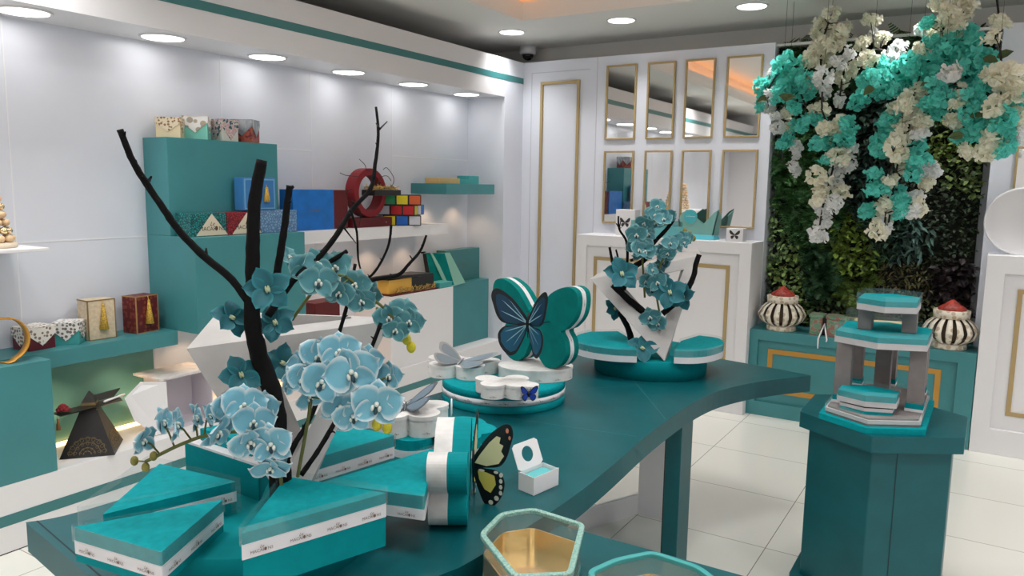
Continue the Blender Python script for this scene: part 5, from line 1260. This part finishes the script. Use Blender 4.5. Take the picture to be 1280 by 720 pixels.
# ================================================================== HANGING BLOSSOM BRANCHES
def blossom_mat(name, c):
    m = mat(name, c, .7, island=.05); nt = m.node_tree; b = nt.nodes['Principled BSDF']; o = nt.nodes['Material Output']
    tr = nt.nodes.new('ShaderNodeBsdfTranslucent'); x = nt.nodes.new('ShaderNodeMixShader'); x.inputs[0].default_value = .42
    src = b.inputs['Base Color'].links[0].from_socket; nt.links.new(src, tr.inputs['Color'])
    nt.links.new(b.outputs[0], x.inputs[1]); nt.links.new(tr.outputs[0], x.inputs[2]); nt.links.new(x.outputs[0], o.inputs['Surface']); return m
BM_ = dict(t=blossom_mat('aqua blossom petal', (112, 224, 212)), w=blossom_mat('white blossom petal', (250, 252, 250)), c=blossom_mat('cream blossom petal', (253, 248, 228)))
_bl = {}
def blossom_data(tone, v):
    if (tone, v) in _bl: return _bl[tone, v]
    random.seed(500+v*11+ord(tone)); q = MB(); n = 11
    for i in range(n):
        zz = 1-2*(i+.5)/n; a = i*2.39996; r = math.sqrt(1-zz*zz); D = Vector((r*math.cos(a), r*math.sin(a), zz)); C = Vector((D.x*random.uniform(.25, .85), D.y*random.uniform(.25, .85), D.z*random.uniform(.15, .6)))
        D = (D+Vector((random.uniform(-.5, .5), random.uniform(-.5, .5), random.uniform(-.3, .3)))).normalized()
        X = D.orthogonal().normalized(); Y = D.cross(X); T = Matrix(((X.x, Y.x, D.x, C.x), (X.y, Y.y, D.y, C.y), (X.z, Y.z, D.z, C.z), (0, 0, 0, 1)))
        for k in range(5):
            Tk = T @ RZ(72*k+random.uniform(-14, 14)) @ TX(random.uniform(0, 48)); L = random.uniform(.46, .72); w = L*.5; e = lambda: random.uniform(-.09, .09)
            q.add([(0, 0, 0), (w*.6, L*.4, .05+e()), (w*.95, L*.8, e()), (w*.35, L*1.05, .1*e()), (-w*.3, L*.95, .06+e()), (-w*.95, L*.8, e()), (-w*.6, L*.4, .05+e()), (0, L*.55, -.05)],
                  [(0, 1, 7), (1, 2, 7), (2, 3, 7), (3, 4, 7), (4, 5, 7), (5, 6, 7), (6, 0, 7)], 0, False, Tk)
    o = q.build('blossom_cluster', BM_[tone]); _bl[tone, v] = o.data; bpy.data.objects.remove(o); return _bl[tone, v]
def blossom_branch(label, stem, dep, cl, leaves=()):
    P = [SY(x, y, dep) for x, y in stem]; t = thing('blossom_branch', label, 'artificial flower', P[0], 'hanging blossom branches'); S = spline(P, 4)
    q = MB(); q.tube(S, .006, 6); nodes = []
    for x, y, tone, s in cl:
        C = SY(x, y, dep+random.uniform(-.10, .10)); near = min(S, key=lambda v: (v-C).length)
        if (near-C).length > .02: q.tube([near, lerp(near, C, .5)+ZU*.02, C], .0028, 5)
        nodes.append((C, tone, s))
    q.build('stem', M['twig'], t)
    q = MB(); a_ = min(S, key=lambda v: -v.z); q.tube([a_, Vector((a_.x, a_.y, ZC-.0005 if a_.y > TY1 else ZC+.299))], .0011, 4); q.build('hanging_wire', M['twig'], t)
    for i, (C, tone, s) in enumerate(nodes):
        o = bpy.data.objects.new('blossom_cluster', blossom_data(tone, i % 4)); col.objects.link(o); o.parent = t
        o.matrix_basis = Matrix.Translation(C-P[0]) @ Matrix.Rotation(random.uniform(0, 6), 4, 'Z') @ Matrix.Rotation(random.uniform(0, 3), 4, 'X') @ Matrix.Diagonal((s*1.12, s*1.12, s*.95, 1))
    q = MB()
    for x, y, a in leaves:
        C = SY(x, y, dep-.10); d = Vector((math.cos(math.radians(a)), -.3, math.sin(math.radians(a)))); leaf_mesh(q, C, d, Vector((0, -1, .4)), .085, .06, 'broad')
    if q.v: q.build('leaves', M['leafd'], t)
random.seed(33)
B = .066
blossom_branch('cream blossom strand rising above the left corner of the living wall', [(1030, 150), (1028, 110), (1026, 75), (1030, 45), (1040, 18)], 5.30,
  [(1040, 17, 'c', .055), (1028, 27, 'c', .05), (1023, 40, 'c', .055), (1038, 38, 'c', .055), (1050, 42, 'c', .055), (1029, 55, 'c', .06), (1045, 55, 'c', .055), (1019, 65, 'c', .065), (1034, 66, 'c', .065), (1012, 76, 'c', .055), (1028, 78, 'c', .055), (1058, 36, 'c', .04)])
blossom_branch('aqua blossom branch furthest left, over the edge of the last mirror', [(1010, 140), (1000, 115), (990, 95), (975, 90), (955, 120)], 5.22,
  [(986, 72, 't', .05), (978, 84, 't', .065), (996, 86, 't', .07), (965, 90, 'w', .035), (968, 102, 't', .06), (986, 102, 't', .075), (952, 108, 't', .055), (1004, 100, 't', .06), (960, 118, 'w', .03), (950, 130, 't', .05), (975, 118, 't', .06), (995, 120, 't', .065), (962, 136, 'w', .045), (1008, 116, 't', .06), (992, 135, 't', .05)], [(962, 121, 200), (978, 124, 10), (990, 124, 160)])
blossom_branch('white blossom strand down the left margin of the living wall', [(985, 130), (975, 150), (972, 165), (980, 205)], 5.30,
  [(970, 145, 'w', .04), (972, 160, 'w', .045), (984, 139, 'c', .045), (984, 160, 'c', .055), (980, 178, 't', .05), (995, 184, 'w', .045), (993, 210, 'w', .05), (995, 196, 'w', .03), (1000, 158, 't', .055), (985, 172, 't', .045)])
blossom_branch('long white and aqua blossom strand hanging down in front of the dark plants', [(1030, 90), (1028, 140), (1045, 170), (1040, 215), (1030, 250), (1022, 300)], 5.20,
  [(1012, 106, 'c', .06), (1028, 98, 'w', .06), (1030, 112, 'w', .05), (1022, 137, 'c', .065), (1025, 152, 't', .055), (1010, 148, 't', .05), (1048, 160, 'c', .085), (1030, 160, 'c', .05), (1060, 156, 't', .06), (1040, 178, 't', .07), (1024, 178, 't', .06), (1056, 175, 't', .06), (1048, 196, 'c', .075), (1034, 200, 't', .05), (1060, 205, 'w', .05), (1046, 212, 'w', .06), (1022, 222, 'c', .07), (1040, 228, 'w', .06), (1026, 238, 'c', .055), (1052, 240, 'c', .055), (1022, 250, 'c', .055), (1042, 254, 'w', .055), (1026, 262, 'w', .05), (1030, 278, 'w', .055), (1022, 295, 'w', .06), (1065, 186, 'w', .035)])
blossom_branch('mixed blossom branch arching over the middle of the living wall', [(1130, 75), (1100, 62), (1070, 70), (1055, 90), (1050, 120)], 5.30,
  [(1060, 68, 'w', .045), (1085, 74, 'c', .06), (1088, 24, 'c', .05), (1078, 55, 'c', .05), (1102, 50, 'c', .05), (1122, 60, 'w', .05), (1046, 78, 'w', .05), (1064, 86, 'c', .06), (1052, 98, 'c', .065), (1075, 124, 't', .07), (1050, 124, 'w', .045), (1082, 104, 't', .055), (1115, 72, 'w', .05), (1092, 42, 'w', .03), (1108, 45, 'c', .03)])
blossom_branch('cream blossom twig reaching highest at the right, up to the ceiling', [(1190, 60), (1178, 40), (1190, 25), (1205, 12), (1212, 2)], 5.15,
  [(1172, 6, 'c', .055), (1186, 16, 'c', .055), (1198, 6, 'c', .055), (1210, 8, 'c', .055), (1180, 28, 'c', .06), (1196, 28, 'c', .055), (1160, 27, 't', .045), (1168, 38, 'c', .06), (1186, 42, 'c', .055), (1150, 38, 'w', .035), (1205, 18, 'c', .045)])
blossom_branch('big aqua blossom branch across the upper right of the living wall', [(1240, 130), (1210, 100), (1180, 75), (1150, 80), (1115, 95), (1085, 110)], 5.12,
  [(1208, 42, 't', .07), (1192, 56, 't', .065), (1216, 58, 't', .065), (1175, 66, 't', .075), (1195, 76, 't', .08), (1158, 72, 't', .06), (1212, 78, 't', .075), (1140, 80, 't', .065), (1125, 88, 't', .065), (1108, 84, 't', .055), (1100, 98, 't', .065), (1155, 90, 't', .075), (1178, 90, 't', .075), (1232, 74, 't', .06), (1118, 106, 't', .065), (1138, 102, 't', .065), (1200, 98, 't', .07), (1105, 116, 't', .06), (1150, 62, 'c', .05), (1090, 94, 't', .05), (1165, 54, 't', .055), (1220, 92, 't', .06), (1082, 100, 't', .05)], [(1178, 96, 20), (1170, 100, 200), (1228, 72, -20), (1245, 72, 20), (1094, 106, 225)])
blossom_branch('cream and aqua blossom strand hanging down right of the middle', [(1150, 95), (1142, 120), (1138, 150), (1130, 180), (1120, 215), (1110, 285)], 5.10,
  [(1127, 116, 'w', .05), (1150, 112, 'c', .05), (1145, 126, 'c', .06), (1132, 130, 'c', .06), (1120, 136, 'c', .055), (1140, 142, 'c', .065), (1112, 150, 't', .065), (1108, 160, 't', .065), (1136, 156, 'c', .065), (1152, 152, 'c', .05), (1100, 182, 't', .065), (1128, 168, 'c', .06), (1118, 184, 'c', .065), (1150, 168, 'w', .045), (1146, 186, 't', .065), (1132, 202, 'c', .065), (1124, 196, 'c', .055), (1148, 200, 't', .06), (1142, 216, 't', .05), (1158, 212, 'w', .055), (1168, 214, 'w', .045), (1158, 228, 'c', .055)])
blossom_branch('aqua and cream blossom strand ending lowest in front of the ferns', [(1125, 190), (1112, 215), (1110, 245), (1105, 285)], 5.08,
  [(1094, 222, 't', .065), (1095, 238, 't', .06), (1112, 226, 'c', .05), (1120, 240, 't', .06), (1125, 252, 't', .06), (1108, 256, 'c', .055), (1086, 262, 't', .06), (1105, 272, 'c', .055), (1128, 266, 't', .045), (1142, 246, 'w', .05), (1148, 258, 'c', .055), (1140, 266, 'w', .05), (1096, 290, 'c', .06), (1106, 284, 'w', .05), (1116, 268, 't', .045)])
blossom_branch('aqua blossom mass at the right end of the living wall', [(1180, 90), (1200, 110), (1215, 130), (1200, 150), (1215, 170)], 5.05,
  [(1172, 110, 't', .065), (1192, 106, 't', .06), (1210, 112, 't', .07), (1190, 92, 'w', .06), (1180, 98, 'w', .05), (1162, 128, 't', .06), (1182, 122, 't', .065), (1200, 120, 'c', .055), (1218, 126, 't', .07), (1205, 136, 't', .065), (1170, 138, 't', .055), (1226, 112, 't', .06), (1216, 146, 't', .06), (1202, 152, 'c', .065), (1190, 150, 'c', .045), (1225, 160, 't', .06), (1212, 168, 't', .06), (1202, 170, 't', .055), (1236, 100, 't', .05), (1208, 190, 'c', .045), (1196, 130, 'c', .045)], [(1206, 168, 190), (1226, 142, 30), (1232, 140, 200)])
blossom_branch('cream blossom strand hanging furthest right beside the wall mirror', [(1250, 60), (1252, 90), (1250, 120), (1242, 160), (1235, 190)], 4.95,
  [(1240, 48, 'c', .045), (1250, 96, 'c', .07), (1262, 88, 'c', .06), (1240, 100, 'c', .06), (1274, 96, 'c', .06), (1272, 112, 'c', .06), (1244, 132, 'c', .07), (1258, 130, 'c', .065), (1240, 152, 't', .07), (1256, 152, 't', .065), (1246, 168, 'c', .08), (1236, 178, 'c', .065), (1260, 168, 't', .07), (1268, 142, 't', .05), (1278, 150, 'c', .05), (1256, 182, 't', .06), (1234, 192, 'c', .05), (1276, 126, 't', .05), (1278, 170, 'w', .045), (1256, 114, 'c', .05)])
blossom_branch('single cream blossom sprig against the white wall at the top right', [(1246, -4), (1248, 15), (1250, 30)], 5.2, [(1250, 28, 'c', .05), (1252, 24, 'c', .035)])

# ================================================================== OUTPUT LOOK
sc = bpy.context.scene
w = bpy.data.worlds.new('room'); sc.world = w; w.use_nodes = True
w.node_tree.nodes['Background'].inputs['Color'].default_value = (.9, .95, 1, 1); w.node_tree.nodes['Background'].inputs['Strength'].default_value = .3
sc.view_settings.view_transform = 'Standard'; sc.view_settings.look = 'None'; sc.view_settings.gamma = 1; sc.view_settings.use_curve_mapping = False
sc.view_settings.exposure = -0.62
sc.cycles.use_denoising = True; sc.cycles.max_bounces = 8; sc.cycles.transparent_max_bounces = 16; sc.cycles.sample_clamp_indirect = 6
sc.cycles.caustics_reflective = False; sc.cycles.caustics_refractive = False
